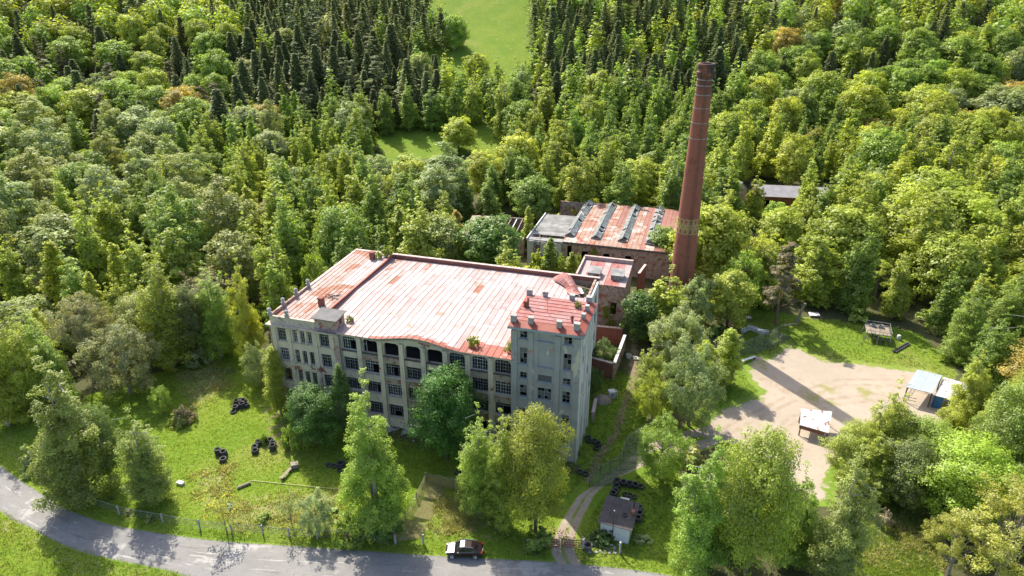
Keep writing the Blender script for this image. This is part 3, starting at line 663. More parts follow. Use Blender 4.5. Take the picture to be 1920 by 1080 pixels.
for i in range(8):
    v0, v1 = .75+.98*i, .75+.98*(i+1)
    panel('tower_roof_panel', 'roof_tower', (v0, v1), [TU0+.1, 42.9, TU1-.75], lambda u, v: 21.35+.012*v, along='u')
def apron(name, q): MB().slab(q, .05).build(name, M['roof_bright'], fac)
uu = [TU0-.4, 40.4, 41.15, 44.28, 45.04, TU1+.42]
apron('roof_apron', [(TU0-.42, V0-.46, 20.96), (TU1+.44, V0-.46, 20.96), (TU1-.6, .8, 21.4), (TU0+.1, .8, 21.4)])
for i in range(7):
    a, b = -.55+1.43*i, -.55+1.43*(i+1)-.03
    ia, ib = max(a, .8), min(b, 8.5)
    apron('roof_apron', [(TU1+.46, a, 20.97), (TU1+.46, b, 20.97), (TU1-.62, ib, 21.45), (TU1-.62, ia, 21.45)])
apron('roof_apron', [(TU1+.4, 9.55, 20.96), (TU0-.4, 9.55, 20.96), (TU0+.1, 8.55, 21.42), (TU1-.62, 8.55, 21.42)])
apron('roof_apron', [(TU0-.42, 9.5, 20.965), (TU0-.42, -.5, 20.965), (TU0+.1, .8, 21.43), (TU0+.1, 8.55, 21.43)])
for v, us in ((.55, ((37.95, 38.8), (40.4, 41.15), (44.28, 45.04), (46.6, 47.45))), (8.85, ((37.95, 38.8), (40.36, 41.1), (44.28, 45.08), (46.7, 47.55)))):
    for a, b in us: MB().box(a+.04, v-.3, 20.93, b-.04, v+.3, 22.12).box(a-.01, v-.35, 22.12, b+.01, v+.35, 22.2).build('roof_pillar', M['concrete'], fac)
for v in (3.7, 6.3): MB().box(47.05, v-.3, 20.93, 47.6, v+.3, 22.1).build('roof_pillar', M['concrete'], fac)
MB().box(38.6, 4.6, 21.2, 39.1, 5.3, 22.3).box(39.2, 4.4, 21.2, 39.4, 4.7, 23.0).build('vent_stack', M['brick'], fac)
MB().box(45.9, 2.2, 21.3, 46.15, 2.4, 22.3).box(45.75, 2.1, 21.9, 46.25, 2.5, 22.1).build('vent_stack', M['rust'], fac)
MB().tube([(42.2, 3.9, 21.3), (42.2, 3.9, 24.0)], .03, 5).tube([(41.6, 3.9, 23.6), (42.8, 3.9, 23.6)], .02, 4).build('antenna', M['scrap'], fac)
# ------------------------------------------------------------------ tall chimney
ch = thing('factory_chimney', 'tall tapering red brick chimney with yellow patterned band', 'chimney', (34.0, 125.5, 0))
CH = 49.1
def crad(z): return 2.55-1.28*(z/CH)
def chimney_mat():
    m, t, out = newmat('chimney_brick'); k = NT(t); tc = k.n('TexCoord'); pos = tc.outputs['Object']
    sep = k.n('SeparateXYZ'); k.l(pos, sep.inputs[0]); ang = k.math('ARCTAN2', sep.outputs[1], sep.outputs[0])
    cb = k.n('CombineXYZ'); k.l(k.math('MULTIPLY', ang, 2.0), cb.inputs[0]); k.l(sep.outputs[2], cb.inputs[1])
    bt = k.n('TexBrick'); k.l(cb.outputs[0], bt.inputs['Vector']); bt.inputs['Scale'].default_value = 2.2
    bt.inputs['Color1'].default_value = (.31,.1,.055,1); bt.inputs['Color2'].default_value = (.23,.075,.045,1); bt.inputs['Mortar'].default_value = (.26,.12,.08,1); bt.inputs['Mortar Size'].default_value = .02
    c = bt.outputs[0]
    c = k.mix(k.step(k.noise(pos, .5, 6, .7), .5, .7), c, (.19,.06,.04))
    c = k.mix(k.step(k.noise(pos, 2.2, 5, .7), .56, .7), c, (.33,.125,.075))
    c = k.mix(k.step(k.noise(pos, .9, 5, .7, (1,1,.12)), .6, .75), c, (.07,.04,.035))
    soot = k.math('MULTIPLY', k.step(sep.outputs[2], 41, 48.5, 0, 1.0), k.step(k.noise(pos, .7, 5, .7, (1,1,.5)), .3, .6))
    c = k.mix(soot, c, (.055,.035,.03))
    b = k.n('BsdfPrincipled'); k.l(c, b.inputs['Base Color']); b.inputs['Roughness'].default_value = .92
    k.l(k.bump(bt.outputs['Fac'], .3, .03), b.inputs['Normal']); k.l(b.outputs[0], out.inputs[0]); return m
M['chimney'] = chimney_mat()
prof = [(crad(z), z) for z in np.linspace(0, 46.9, 24)] + [(1.42, 46.9), (1.62, 47.2), (1.65, 47.7), (1.38, 47.9), (1.38, 48.4), (1.56, 48.5), (1.58, 48.95), (1.46, CH), (1.05, CH), (.95, 46), (.9, 40)]
MB().lathe(prof, 32).build('shaft', M['chimney'], ch, smooth=False)
MB().lathe([(2.75, 0), (2.75, 3.2), (2.6, 3.5), (2.3, 3.5)], 8).build('plinth', M['brick'], ch)
M['yellow_brick'] = pm('yellow_brick_band', (.42,.31,.13), (.36,.26,.11), 3, .9)
bd = MB(); zc0, zc1, nb = 18.1, 20.6, 14
def cp(a, z, o=.03): r = crad(z)+o; return (r*math.cos(a), r*math.sin(a), z)
def seg(p, q, w=.11):
    n = 3; ax, az = p; bx, bz = q
    for i in range(n):
        t0, t1 = i/n, (i+1)/n; a0, z0 = ax+(bx-ax)*t0, az+(bz-az)*t0; a1, z1 = ax+(bx-ax)*t1, az+(bz-az)*t1
        if abs(bz-az) < .01: bd.poly([cp(a0, z0-w), cp(a1, z1-w), cp(a1, z1+w), cp(a0, z0+w)])
        else: bd.poly([cp(a0-w/2, z0), cp(a0+w/2, z0), cp(a1+w/2, z1), cp(a1-w/2, z1)])
da = 2*math.pi/nb
for i in range(nb):
    a = da*i; zm = (zc0+zc1)/2
    for e in (1.0, .5):
        hh = (zc1-zc0)/2*e; ww = da/2*e
        seg((a-ww, zm), (a, zm+hh)); seg((a, zm+hh), (a+ww, zm)); seg((a+ww, zm), (a, zm-hh)); seg((a, zm-hh), (a-ww, zm))
    seg((a, zc0-.15), (a+da, zc0-.15)); seg((a, zc1+.15), (a+da, zc1+.15))
bd.build('patterned_band', M['yellow_brick'], ch)
ld = MB()
for sx in (-.22, .22): ld.tube([(sx, -crad(z_)-.12, z_) for z_ in np.linspace(3.5, 47, 12)], .03, 4)
for z_ in np.arange(3.7, 47, .45): ld.tube([(-.22, -crad(z_)-.12, z_), (.22, -crad(z_)-.12, z_)], .02, 3)
ld.build('ladder', M['charred'], ch)
for z in (36.1, 38.9, 41.5, 43.8, 45.4, 46.4):
    r = crad(z); MB().lathe([(r+.005, z-.06), (r+.04, z-.06), (r+.04, z+.06), (r+.005, z+.06)], 24).build('iron_hoop', M['concrete'], ch)
# ------------------------------------------------------------------ boiler house and weaving hall behind
bh = thing('boiler_house', 'low red brick boiler house with two box skylights behind the factory', 'building', L2W(39.3, 39.5), -YAW)
mb = MB(); wall(mb, FR(0), 0, 9.6, 0, 10, [(1, 2.2, 4, 6.5), (7, 8.2, 4, 6.5)], .35); wall(mb, SD(9.6), .36, 10.6, 0, 10, [(3, 4.5, 4, 6.5)], .35); wall(mb, lambda a, d, z: (a, 10.6-d, z), 0, 9.24, 0, 10, [], .35); wall(mb, lambda a, d, z: (d, a, z), .36, 10.2, 0, 10, [], .35)
mb.build('wall', M['plaster_brick'], bh)
for i in range(7):
    u0, u1 = .1+1.36*i, .1+1.36*(i+1)
    panel('roof_panel', 'roof_tower' if i % 3 else 'roof', (u0, u1), [-.35, 5, 10.3], lambda u, v: 10.15+.03*v, parent=bh)
MB().box(-.1, 10.3, 10.0, 9.7, 10.7, 11.1).box(-.14, 10.25, 11.1, 9.74, 10.75, 11.2).build('parapet', M['coping'], bh)
MB().box(-.2, 1.5, 10.0, .1, 10.28, 11.0).build('parapet', M['coping'], bh)
for x in (2.0, 6.5):
    sk = MB(); sk.box(x, 2.2, 10.1, x+2.3, 4.6, 11.2); s_ = sk.build('skylight', M['concrete'], bh)
    MB().slab([(x-.12, 2.0, 11.25), (x+2.42, 2.0, 11.25), (x+2.42, 4.8, 11.6), (x-.12, 4.8, 11.6)], .08).build('skylight_roof', M['asbestos'], s_)
    for i in range(4):
        if rr.random() < .7: MB().box(x+.1+i*.54, 2.14, 10.4, x+.52+i*.54, 2.196, 11.0).build('pane', M['skyglass' if rr.random() < .6 else 'glass'], s_)
hall = thing('weaving_hall', 'single storey hall with rusty sheet roof and four long ridge skylights', 'building', L2W(22.5, 67), -YAW)
mb = MB(); wall(mb, FR(0), 8.6, 33, 0, 6.8, [(9.6, 10.6, 2.8, 6.0), (13, 14.4, 2.5, 5), (18, 19.4, 2.5, 5), (23, 24.4, 2.5, 5)], .35)
wall(mb, SD(33), .36, 29.5, 0, 6.8, [(6+5*i, 8+5*i, 2.5, 5) for i in range(4)], .35); wall(mb, lambda a, d, z: (a, 29.5-d, z), 1.5, 32.6, 0, 6.8, [], .3); wall(mb, lambda a, d, z: (8.6+d, a, z), .36, 29.1, 0, 6.8, [], .3)
mb.build('wall', M['plaster_brick'], hall)
hz_ = lambda u, v: 7.0+.3*min(v, 29-v)/14
NH = 24
for i in range(NH):
    u0, u1 = 8.4+1.04*i, 8.4+1.04*(i+1)
    lamp = any(abs((u0+u1)/2-c) < .55 for c in (9.5, 15.6, 21.8, 28.0))
    for v0, v1 in ((-.3, 14.6), (14.55, 29.8)):
        mt = 'roof_brown' if (i > 17 and v0 > 0) or (i in (10, 11, 12, 16) and v0 > 0) or i in (17, 20, 21) else 'roof_hall'
        panel('roof_panel', mt, (u0, u1), [v0, (v0+v1)/2, v1], hz_, parent=hall, lift=.01 if v0 > 0 else 0)
MB().box(8.5, -.42, 6.55, 33.1, -.005, 6.9).build('burnt_eave', M['charred'], hall)
# burnt grey part
mb = MB(); wall(mb, FR(.1), 0, 8.58, 0, 6.2, [(1.8, 3.1, 3.4, 5.4), (6.2, 7.4, .3, 4.2)], .35); wall(mb, lambda a, d, z: (d, a, z), .46, 19, 0, 6.2, [(4, 5.5, 3, 5), (10, 11.5, 3, 5)], .35); mb.build('wall', M['tower_side'], hall)
for i in range(10):
    v0 = .4+1.85*i; a = rr.uniform(-.05, .05)
    if i == 1: continue
    MB().slab([(-.1, v0, 6.35+a), (8.35, v0+rr.uniform(-.1, .1), 6.55-a), (8.35, v0+1.8, 6.6+a), (-.1, v0+1.8+rr.uniform(-.1, .1), 6.4)], .06).build('roof_board', M['asbestos'], hall)
for i in range(6):
    x = .4+1.4*i; MB().tube([(x, -.3, 6.2+rr.uniform(-.2, .15)), (x+rr.uniform(-.5, .5), 3.2, 6.25)], .09, 4).build('charred_rafter', M['charred'], hall)
MB().box(-.3, .3, 6.2, -.05, 19, 6.75).build('gable_coping', M['white'], hall)
for c in (9.5, 15.6, 21.8, 28.0):
    v0, v1 = 3.0, 28.4; zb = 7.18
    s_ = MB().box(c-1.15, v0, zb-.3, c+1.15, v1, zb+.14).build('skylight_curb', M['concrete'], hall)
    fr = MB(); n = 22
    for i in range(n+1):
        v = v0+(v1-v0)*i/n
        for sg in (-1, 1): fr.tube([(c+sg*1.15, v, zb+.15), (c, v, zb+.95)], .035, 4)
    fr.tube([(c, v0, zb+.97), (c, v1, zb+.97)], .07, 4); fr.build('skylight_bars', M['concrete'], s_)
    MB().poly([(c-1.1, v0+.02, zb+.16), (c+1.1, v0+.02, zb+.16), (c, v0+.02, zb+.9)]).poly([(c-1.1, v1-.02, zb+.16), (c+1.1, v1-.02, zb+.16), (c, v1-.02, zb+.9)]).build('skylight_gable', M['board'], s_)
    for sg in (-1, 1):
        gl = MB()
        for i in range(n):
            if rr.random() < (.14 if c < 25 else .4): continue
            a, b = v0+(v1-v0)*i/n+.03, v0+(v1-v0)*(i+1)/n-.03
            gl.poly([(c+sg*1.14, a, zb+.17), (c+sg*1.14, b, zb+.17), (c+sg*.02, b, zb+.93), (c+sg*.02, a, zb+.93)])
        tag(gl.build('skylight_glass', M['skyglass'], s_), kind='stuff')
ls = thing('ruined_shed', 'long low ruined shed with pale broken roof left of the hall', 'building', (-13, 158, 0), R(-10))
mb = MB(); wall(mb, FR(0), 0, 16, 0, 4.6, [(2, 4, 1, 3.5), (7, 9, 1, 3.5), (12, 14, 1, 3.5)], .3); wall(mb, SD(16), .3, 14, 0, 4.6, [], .3); wall(mb, lambda a, d, z: (a, 14-d, z), 0, 15.7, 0, 5, [], .3); wall(mb, lambda a, d, z: (d, a, z), .3, 13.7, 0, 4.6, [], .3); mb.build('wall', M['plaster_dirty'], ls)
for i in range(8): panel('roof_panel', ['roof_hall', 'roof', 'roof_brown'][i % 3], (.3+1.2*i, .3+1.2*(i+1)), [-.2, 7, 13.7], lambda u, v: 4.8+.02*v, parent=ls)
for i in range(4): MB().box(10.5+1.5*i, 0.1, 4.62, 10.7+1.5*i, 13.8, 4.85).build('roof_beam', M['white' if i % 2 else 'wood'], ls)
# far farm shed
fs = thing('far_shed', 'long brick shed with dark slate roof half hidden by birches', 'building', (71, 191.5, 0), R(-9))
mb = MB(); wall(mb, FR(0), 0, 20, 0, 4.2, [(2+4*i, 3.6+4*i, 1.2, 2.8) for i in range(5)], .3); wall(mb, SD(20), .3, 11, 0, 4.2, [], .3); wall(mb, lambda a, d, z: (a, 11-d, z), 0, 19.7, 0, 4.2, [], .3); wall(mb, lambda a, d, z: (d, a, z), .3, 10.7, 0, 4.2, [], .3); mb.build('wall', M['brick'], fs)
MB().slab([(-.5, -.5, 4.1), (20.5, -.5, 4.1), (20.5, 5.5, 5.8), (-.5, 5.5, 5.8)], .12).build('roof_slope', M['slate'], fs)
MB().slab([(20.5, 11.5, 4.1), (-.5, 11.5, 4.1), (-.5, 5.52, 5.8), (20.5, 5.52, 5.8)], .12).build('roof_slope', M['slate'], fs)
MB().box(-.5, -.62, 3.98, 20.5, -.51, 4.12).build('gutter', M['coping'], fs)
MB().poly([(0, .02, 4.2), (0, 10.9, 4.2), (0, 5.5, 5.65)]).poly([(20, .02, 4.2), (20, 10.9, 4.2), (20, 5.5, 5.65)]).build('gable', M['brick'], fs)
f2 = thing('gable_hut', 'small hut with pale pointed roof left of the far shed', 'hut', (66, 197, 0), R(20))
MB().box(0, 0, 0, 4.5, 6, 4).build('wall', M['plaster'], f2)
MB().slab([(-.4, -.5, 3.8), (2.25, -.5, 6.3), (2.25, 6.5, 6.3), (-.4, 6.5, 3.8)], .1).slab([(2.25, -.5, 6.3), (4.9, -.5, 3.8), (4.9, 6.5, 3.8), (2.25, 6.5, 6.3)], .1).build('roof', M['slate'], f2)
MB().poly([(0.1, -.01, 4), (4.4, -.01, 4), (2.25, -.01, 6.1)]).build('gable', M['white'], f2)
# ------------------------------------------------------------------ courtyard walls right of the factory
def brick_wall(label, pts, h, th=.4, mat='brick', cap='coping'):
    t = thing('brick_wall', label, 'wall', (*pts[0][:2], 0)); o = Vector((*pts[0][:2], 0))
    for i in range(len(pts)-1):
        a = Vector((*pts[i][:2], 0))-o; b = Vector((*pts[i+1][:2], 0))-o; d = (b-a).normalized(); n = Vector((-d.y, d.x, 0))*th/2
        q = [a-n, b-n, b+n, a+n]; MB().prism([(p.x, p.y) for p in q], 0, h).build('masonry', M[mat], t)
        n2 = n*1.25; q = [a-n2, b-n2, b+n2, a+n2]; MB().prism([(p.x, p.y) for p in q], h+.002, h+.14).build('coping', M[cap], t)
    return t
brick_wall('red brick cross wall between tower side and courtyard wall', [(13.7, 102.9), (17.2, 100.9)], 3)
brick_wall('tall crumbling courtyard wall with white coping beside the grass path', [(17.45, 100.6), (20.7, 110.4)], 3.2, cap='white', mat='plaster_brick')
brick_wall('dark red brick wall at the back of the courtyard', [(15.6, 113.6), (20.6, 112.6)], 3.4)
brick_wall('low leaning brick pier wall against the tower foot', [(12.6, 88.6), (13.5, 92.5)], 1.6, mat='plaster_brick')
brick_wall('pointed brick wall remnant right of the boiler house', [tuple(L2W(50.2, 51)[:2]), tuple(L2W(51, 56)[:2])], 8, mat='brick')
# ------------------------------------------------------------------ gate keeper's hut
def frame_from(p0, p1):
    d = Vector(p1)-Vector(p0); return math.atan2(d.y, d.x), d.length
hut = thing('gatehouse_hut', 'small white walled hut with sagging black tar roof beside the track', 'hut', (11.0, 64.7, 0), R(-21))
mb = MB(); wall(mb, FR(0), 0, 3.6, 0, 2.5, [], .2); wall(mb, SD(3.6), .2, 4.2, 0, 2.5, [(1.5, 2.4, .9, 1.9)], .2); wall(mb, lambda a, d, z: (a, 4.2-d, z), 0, 3.4, 0, 2.7, [], .2); wall(mb, lambda a, d, z: (d, a, z), .2, 4.0, 0, 2.5, [(1.4, 2.3, .1, 2.0)], .2)
mb.build('wall', M['white'], hut)
for i in range(4):
    a, b = -.35+1.08*i, -.35+1.08*(i+1)-.02
    MB().slab([(a, -.35, 2.6), (b, -.35, 2.6), (b, 4.5, 2.85), (a, 4.5, 2.85)], .08).build('roof_felt', M['tar_dark'], hut)
MB().lathe([(.3, 2.72), (.3, 2.8), (.26, 2.82), (.24, 2.74), (0, 2.74)], 14, (2.6, 1.8, .03)).build('roof_hatch', M['black'], hut)
MB().box(3.25, 2.2, 2.72, 3.7, 2.75, 3.2).build('chimney_stub', M['rust'], hut)
MB().tube([(3.4, 3.2, 2.75), (3.4, 3.2, 3.9)], .06, 6).build('stove_pipe', M['black'], hut)
t = thing('utility_pole', 'thin dark pole standing in front of the white hut wall', 'pole', (12.35, 63.55, 0)); MB().tube([(0, 0, 0), (0, 0, 5.2)], [.07, .05], 6).build('shaft', M['wood_dark'], t); MB().lathe([(.09, 5.2), (.09, 5.3), (0, 5.34)], 8).build('cap', M['concrete'], t)
t = thing('cabinet', 'white box cabinet standing behind the black roofed hut', 'box', (14.8, 69.9, 0), R(-15)); MB().box(-.55, -.5, .06, .55, .5, 1.0).build('body', M['white'], t); MB().box(-.6, -.55, 1.0, .6, .55, 1.06).build('lid', M['white'], t)
t = thing('gate', 'rusty red two leaf bar gate across the dirt track', 'gate', (3.2, 63.0, 0), R(-3))
def leaf(x0, x1):
    for z in (.18, .55, .92, 1.3): MB().box(x0, -.02, z-.06, x1, .02, z+.06).build('rail', M['rust'], t)
    for i in range(8):
        x = x0+(x1-x0)*i/7; MB().box(x-.02, -.035, .14, x+.02, -.021, 1.34).build('bar', M['rust'], t)
leaf(.15, 2.65); leaf(2.85, 5.35)
for x in (0, 5.5): MB().box(x-.13, -.13, 0, x+.13, .13, 1.5).box(x-.16, -.16, 1.5, x+.16, .16, 1.56).build('gate_post', M['concrete'], t)
rub = MB(); r2 = random.Random(11)
for i in range(110):
    x, y = r2.uniform(4.6, 8.0), r2.uniform(62.9, 66.2); s = r2.uniform(.03, .085)
    b0 = len(rub.v); rub.box(-s, -s*.6, 0, s, s*.6, s*.8); rub.xform(Matrix.Translation((x, y, .03)) @ Matrix.Rotation(r2.uniform(0, 3), 4, 'Z'), b0)
tag(rub.build('brick_rubble', M['rust']), 'crushed red brick rubble strewn over the track behind the gate', 'rubble', kind='stuff')
rub = MB()
for i in range(40):
    x, y = r2.uniform(9.2, 13.6), r2.uniform(61.9, 63.6); s = r2.uniform(.06, .2)
    b0 = len(rub.v); rub.box(-s, -s*.6, 0, s, s*.6, s*.7); rub.xform(Matrix.Translation((x, y, .0)) @ Matrix.Rotation(r2.uniform(0, 3), 4, 'Z') @ Matrix.Rotation(r2.uniform(-.3, .3), 4, 'X'), b0)
tag(rub.build('stone_rubble', M['concrete']), 'pale stones lying in weeds below the hut wall', 'stones', kind='stuff')
t = thing('marker_post', 'white capped concrete post throwing a long shadow by the road', 'post', (13.1, 61.9, 0)); MB().box(-.1, -.1, 0, .1, .1, 1.75).build('shaft', M['concrete'], t); MB().lathe([(.15, 1.75), (.15, 1.86), (0, 1.95)], 8).build('cap', M['white'], t)
t = thing('road_sign', 'small black and white marker in the verge left of the gate', 'sign', (2.0, 63.3, 0)); MB().tube([(0, 0, 0), (.05, 0, .9)], .04, 6).build('post', M['white'], t); MB().box(-.22, -.05, .55, .28, -.041, 1.0).build('plate', M['white'], t); MB().box(-.05, -.06, .6, .12, -.052, .85).build('patch', M['black'], t)
t = thing('waste_bin', 'dark rusted bin next to the right gate post', 'bin', (9.3, 62.5, 0)); MB().lathe([(0, .01), (.42, .01), (.47, .9), (.42, .92), (.38, .85), (.36, .3), (0, .3)], 14).build('body', M['charred'], t); MB().lathe([(.5, .78), (.5, .86), (.46, .86)], 14).build('rim', M['scrap'], t)
# ------------------------------------------------------------------ car
car = thing('parked_car', 'dark maroon estate car with silver roof rails on the road edge', 'car', (-5.8, 61.9, .075), R(178.5))
CL = 4.5
secs = [(-2.25, .78, .55, .62, .62), (-2.15, .86, .42, .95, .95), (-1.95, .89, .38, 1.02, 1.02), (-1.7, .9, .36, 1.05, 1.08), (-1.35, .91, .36, 1.05, 1.42), (-.9, .91, .36, 1.04, 1.55), (-.1, .91, .36, 1.02, 1.6), (.45, .91, .36, 1.0, 1.54), (.75, .91, .36, .99, 1.3), (1.15, .9, .36, .97, 1.0), (1.6, .88, .37, .92, .93), (2.0, .82, .4, .82, .83), (2.2, .7, .48, .68, .69)]
bm_, prev = MB(), None
def ring(s):
    x, hw, zl, zb, zr = s
    rw_ = hw*.74 if zr > zb+.15 else hw*.9
    return [(x, -hw*.9, zl), (x, -hw, zl+.15), (x, -hw, zb-.12), (x, -hw*.95, zb), (x, -rw_, zr-.04 if zr > zb+.1 else zr-.01), (x, -rw_*.8, zr), (x, rw_*.8, zr), (x, rw_, zr-.04 if zr > zb+.1 else zr-.01), (x, hw*.95, zb), (x, hw, zb-.12), (x, hw, zl+.15), (x, hw*.9, zl)]
rings = [ring(s) for s in secs]
glassf = []
for i in range(len(rings)-1):
    A, B = rings[i], rings[i+1]
    for k in range(11):
        q = [A[k], B[k], B[k+1], A[k+1]]
        tall = secs[i][4] > secs[i][3]+.2 and secs[i+1][4] > secs[i+1][3]+.2
        if (k in (3, 7) and tall) or (k == 5 and i in (7, 8)) or (k == 5 and i == 3): glassf.append(q)
        bm_.poly(q)
    bm_.poly([A[11], B[11], B[0], A[0]])
bm_.poly(rings[0]); bm_.poly(list(reversed(rings[-1])))
body = bm_.build('body', M['car'], car, smooth=False)
for q in glassf:
    c = sum((Vector(p) for p in q), Vector())/4; n = (Vector(q[1])-Vector(q[0])).cross(Vector(q[2])-Vector(q[1])).normalized()
    if n.dot(c-Vector((0, 0, .9))) < 0: n = -n
    MB().poly([c+(Vector(p)-c)*.9+n*.008 for p in q]).build('window', M['car_glass'], car)
tyre_me = None
def tyre_mesh(R_=.36, r_=.13, w_=.11, name='tyre'):
    m = MB(); pr = [(R_-r_*1.1, -w_*.7), (R_-r_*.6, -w_), (R_-.03, -w_), (R_, -w_*.6), (R_, w_*.6), (R_-.03, w_), (R_-r_*.6, w_), (R_-r_*1.1, w_*.7), (R_-r_*1.1, -w_*.7)]
    m.lathe(pr, 16); return m.mesh(name)
wm = tyre_mesh(.35, .1, .11, 'car_tyre'); rim = MB().lathe([(0, .09), (.06, .095), (.07, .07), (.2, .08), (.24, .1), (.24, -.08), (0, -.08)], 12)
for k in range(5):
    a = k*2*math.pi/5; b0 = len(rim.v); rim.box(.05, -.03, .07, .23, .03, .1); rim.xform(Matrix.Rotation(a, 4, 'Z'), b0)
rimm = rim.mesh('rim')
for x, y in ((1.4, -.83), (1.4, .83), (-1.4, -.83), (-1.4, .83)):
    wo = put('wheel', wm, M['tyre'], car, (x, y, .35)); wo.rotation_euler = (R(90) if y < 0 else R(-90), 0, 0)
    put('rim', rimm, M['chrome'], wo)
for y in (-1, 1):
    MB().box(1.98, y*.5, .66, 2.16, y*.78, .8).build('headlight', M['lamp_clear'], car)
    MB().box(-2.26, y*.55, .78, -2.08, y*.87, .98).build('tail_light', M['lamp_red'], car)
    MB().box(.55, y*.9, .98, .75, y*1.08, 1.12).build('mirror', M['car'], car)
    MB().tube([(.4, y*.62, 1.6), (-.2, y*.62, 1.68), (-.9, y*.62, 1.62), (-1.15, y*.62, 1.53)], .03, 5).build('roof_rail', M['chrome'], car)
    MB().tube([(.95, y*.905, 1.0), (-1.3, y*.905, 1.08)], .012, 4).build('window_trim', M['chrome'], car)
MB().box(2.17, -.4, .5, 2.24, .4, .62).build('grille', M['black'], car); MB().box(-2.29, -.26, .62, -2.255, .26, .74).build('number_plate', M['white'], car)
# ------------------------------------------------------------------ tyres
ty = tyre_mesh(.5, .17, .16); n_t = 0
def tyre(x, y, z, label, group, tilt=0, rz=0, white=False, s=1.0):
    o = put('tyre', ty if not white else tyw, M['tyre_white' if white else 'tyre'], None, (x, y, z+.161*s if not tilt else z))
    o.rotation_euler = (tilt, 0, rz); o.scale = (s, s, s); return tag(o, label, 'tyre', group)
tyw = ty.copy()
def stack(x, y, n, label, group, white=False, s=1.0):
    for i in range(n): tyre(x+rr.uniform(-.09, .09), y+rr.uniform(-.09, .09), i*.325*s, label, group, white=white, s=s)
A_ = 'black tyre in the tyre barrier at the back of the lawn'
for x, y, n in ((-44.9, 93.4, 2), (-44.3, 93.8, 2), (-43.6, 93.3, 3), (-42.9, 92.6, 2), (-44.5, 91.8, 2), (-44.6, 91.0, 1), (-43.6, 92.3, 3)): stack(x, y, n, A_, 'tyre barrier at the back of the lawn')
for x, y, n in ((-37.6, 80.9, 2), (-37.9, 81.9, 2), (-37.7, 82.9, 2), (-37.1, 83.6, 2), (-36.3, 83.5, 2), (-35.6, 82.6, 2), (-35.3, 81.7, 3)): stack(x, y, n, 'black tyre in the horseshoe barrier with a bush, middle of the lawn', 'horseshoe tyre barrier')
for i, (x, y, n) in enumerate(((-42.9, 80.6, 3), (-42.0, 80.3, 3), (-41.6, 79.0, 2))): stack(x, y, n, 'black tyre in the three stacks nearest the road on the lawn', 'three tyre stacks on the lawn')
for x, y, n in ((-24.4, 77.9, 2), (-24.3, 77.0, 1), (-25.4, 77.9, 1), (-26.1, 78.1, 1)): stack(x, y, n, 'tyre lying in the shade left of the tall front birch', 'tyres in the building shade', s=1.15 if n == 2 else .9)
o = tyre(-7.6, 76.1, .42, 'lone upright tyre beside the net fence corner', None, R(80), R(30))
for x, y, n in ((14.5, 74.5, 2), (15.35, 74.2, 2), (16.1, 73.9, 2), (16.9, 73.75, 2), (17.6, 73.6, 1), (14.25, 73.4, 2), (14.0, 72.5, 2), (13.6, 71.6, 3)): stack(x, y, n, 'black tyre in the L shaped barrier behind the hut', 'L shaped tyre barrier behind the hut')
for x, y, n in ((16.7, 69.2, 2), (16.5, 68.3, 2), (16.25, 67.4, 2)): stack(x, y, n, 'black tyre stacked along the right side of the hut', 'tyres along the hut side')
for x, y in ((15.3, 72.1), (15.9, 71.9), (16.4, 71.6), (15.6, 71.4)): tyre(x, y, 0, 'half buried tyre lying flat in the middle of the L barrier', 'flat tyres behind the hut', s=.8)
for x, y, n in ((11.5, 83.5, 1), (12.3, 83.4, 1), (12.8, 82.6, 2), (12.5, 81.8, 1), (11.4, 84.4, 1)): stack(x, y, n, 'tyre dumped in the shade beside the tower side wall', 'tyres beside the tower')
for x, y, n in ((9.5, 76.6, 1), (10.3, 76.2, 1)): stack(x, y, n, 'tyre at the foot of the tower corner', 'tyres at the tower corner')
for i in range(8): tyre(70.6+.55*i, 109.8+.4*i, 0 if i % 2 else 0, 'dark tyre in the straight row right of the scrap frame', 'straight tyre row in the shade', s=.85)
for i in range(13):
    a = i/12; tyre(45.0+4.2*a, 117.6+.9*math.sin(a*5), 0, 'white painted tyre in the pale wall behind the yard fence', 'white painted tyre wall', white=True)
    if 3 < i: tyre(45.1+4.1*a, 117.7+.9*math.sin(a*5), .325, 'white painted tyre in the pale wall behind the yard fence', 'white painted tyre wall', white=True)
stack(21.3, 107.9, 2, 'white topped tyre in the small stack beyond the courtyard wall', 'white tyres by the courtyard', white=True); tyre(22.4, 107.3, 0, 'white topped tyre in the small stack beyond the courtyard wall', 'white tyres by the courtyard', white=True)
for (x, y, l) in ((46.0, 122.9, 'left of the two round white tables under the pine'), (47.5, 122.4, 'right of the two round white tables under the pine')):
    t = thing('round_table', l, 'table', (x, y, 0)); MB().lathe([(0, .62), (.55, .62), (.58, .66), (.55, .7), (0, .71)], 16).build('top', M['white'], t); MB().lathe([(.25, 0), (.22, .05), (.06, .1), (.06, .62)], 8).build('leg', M['scrap'], t)
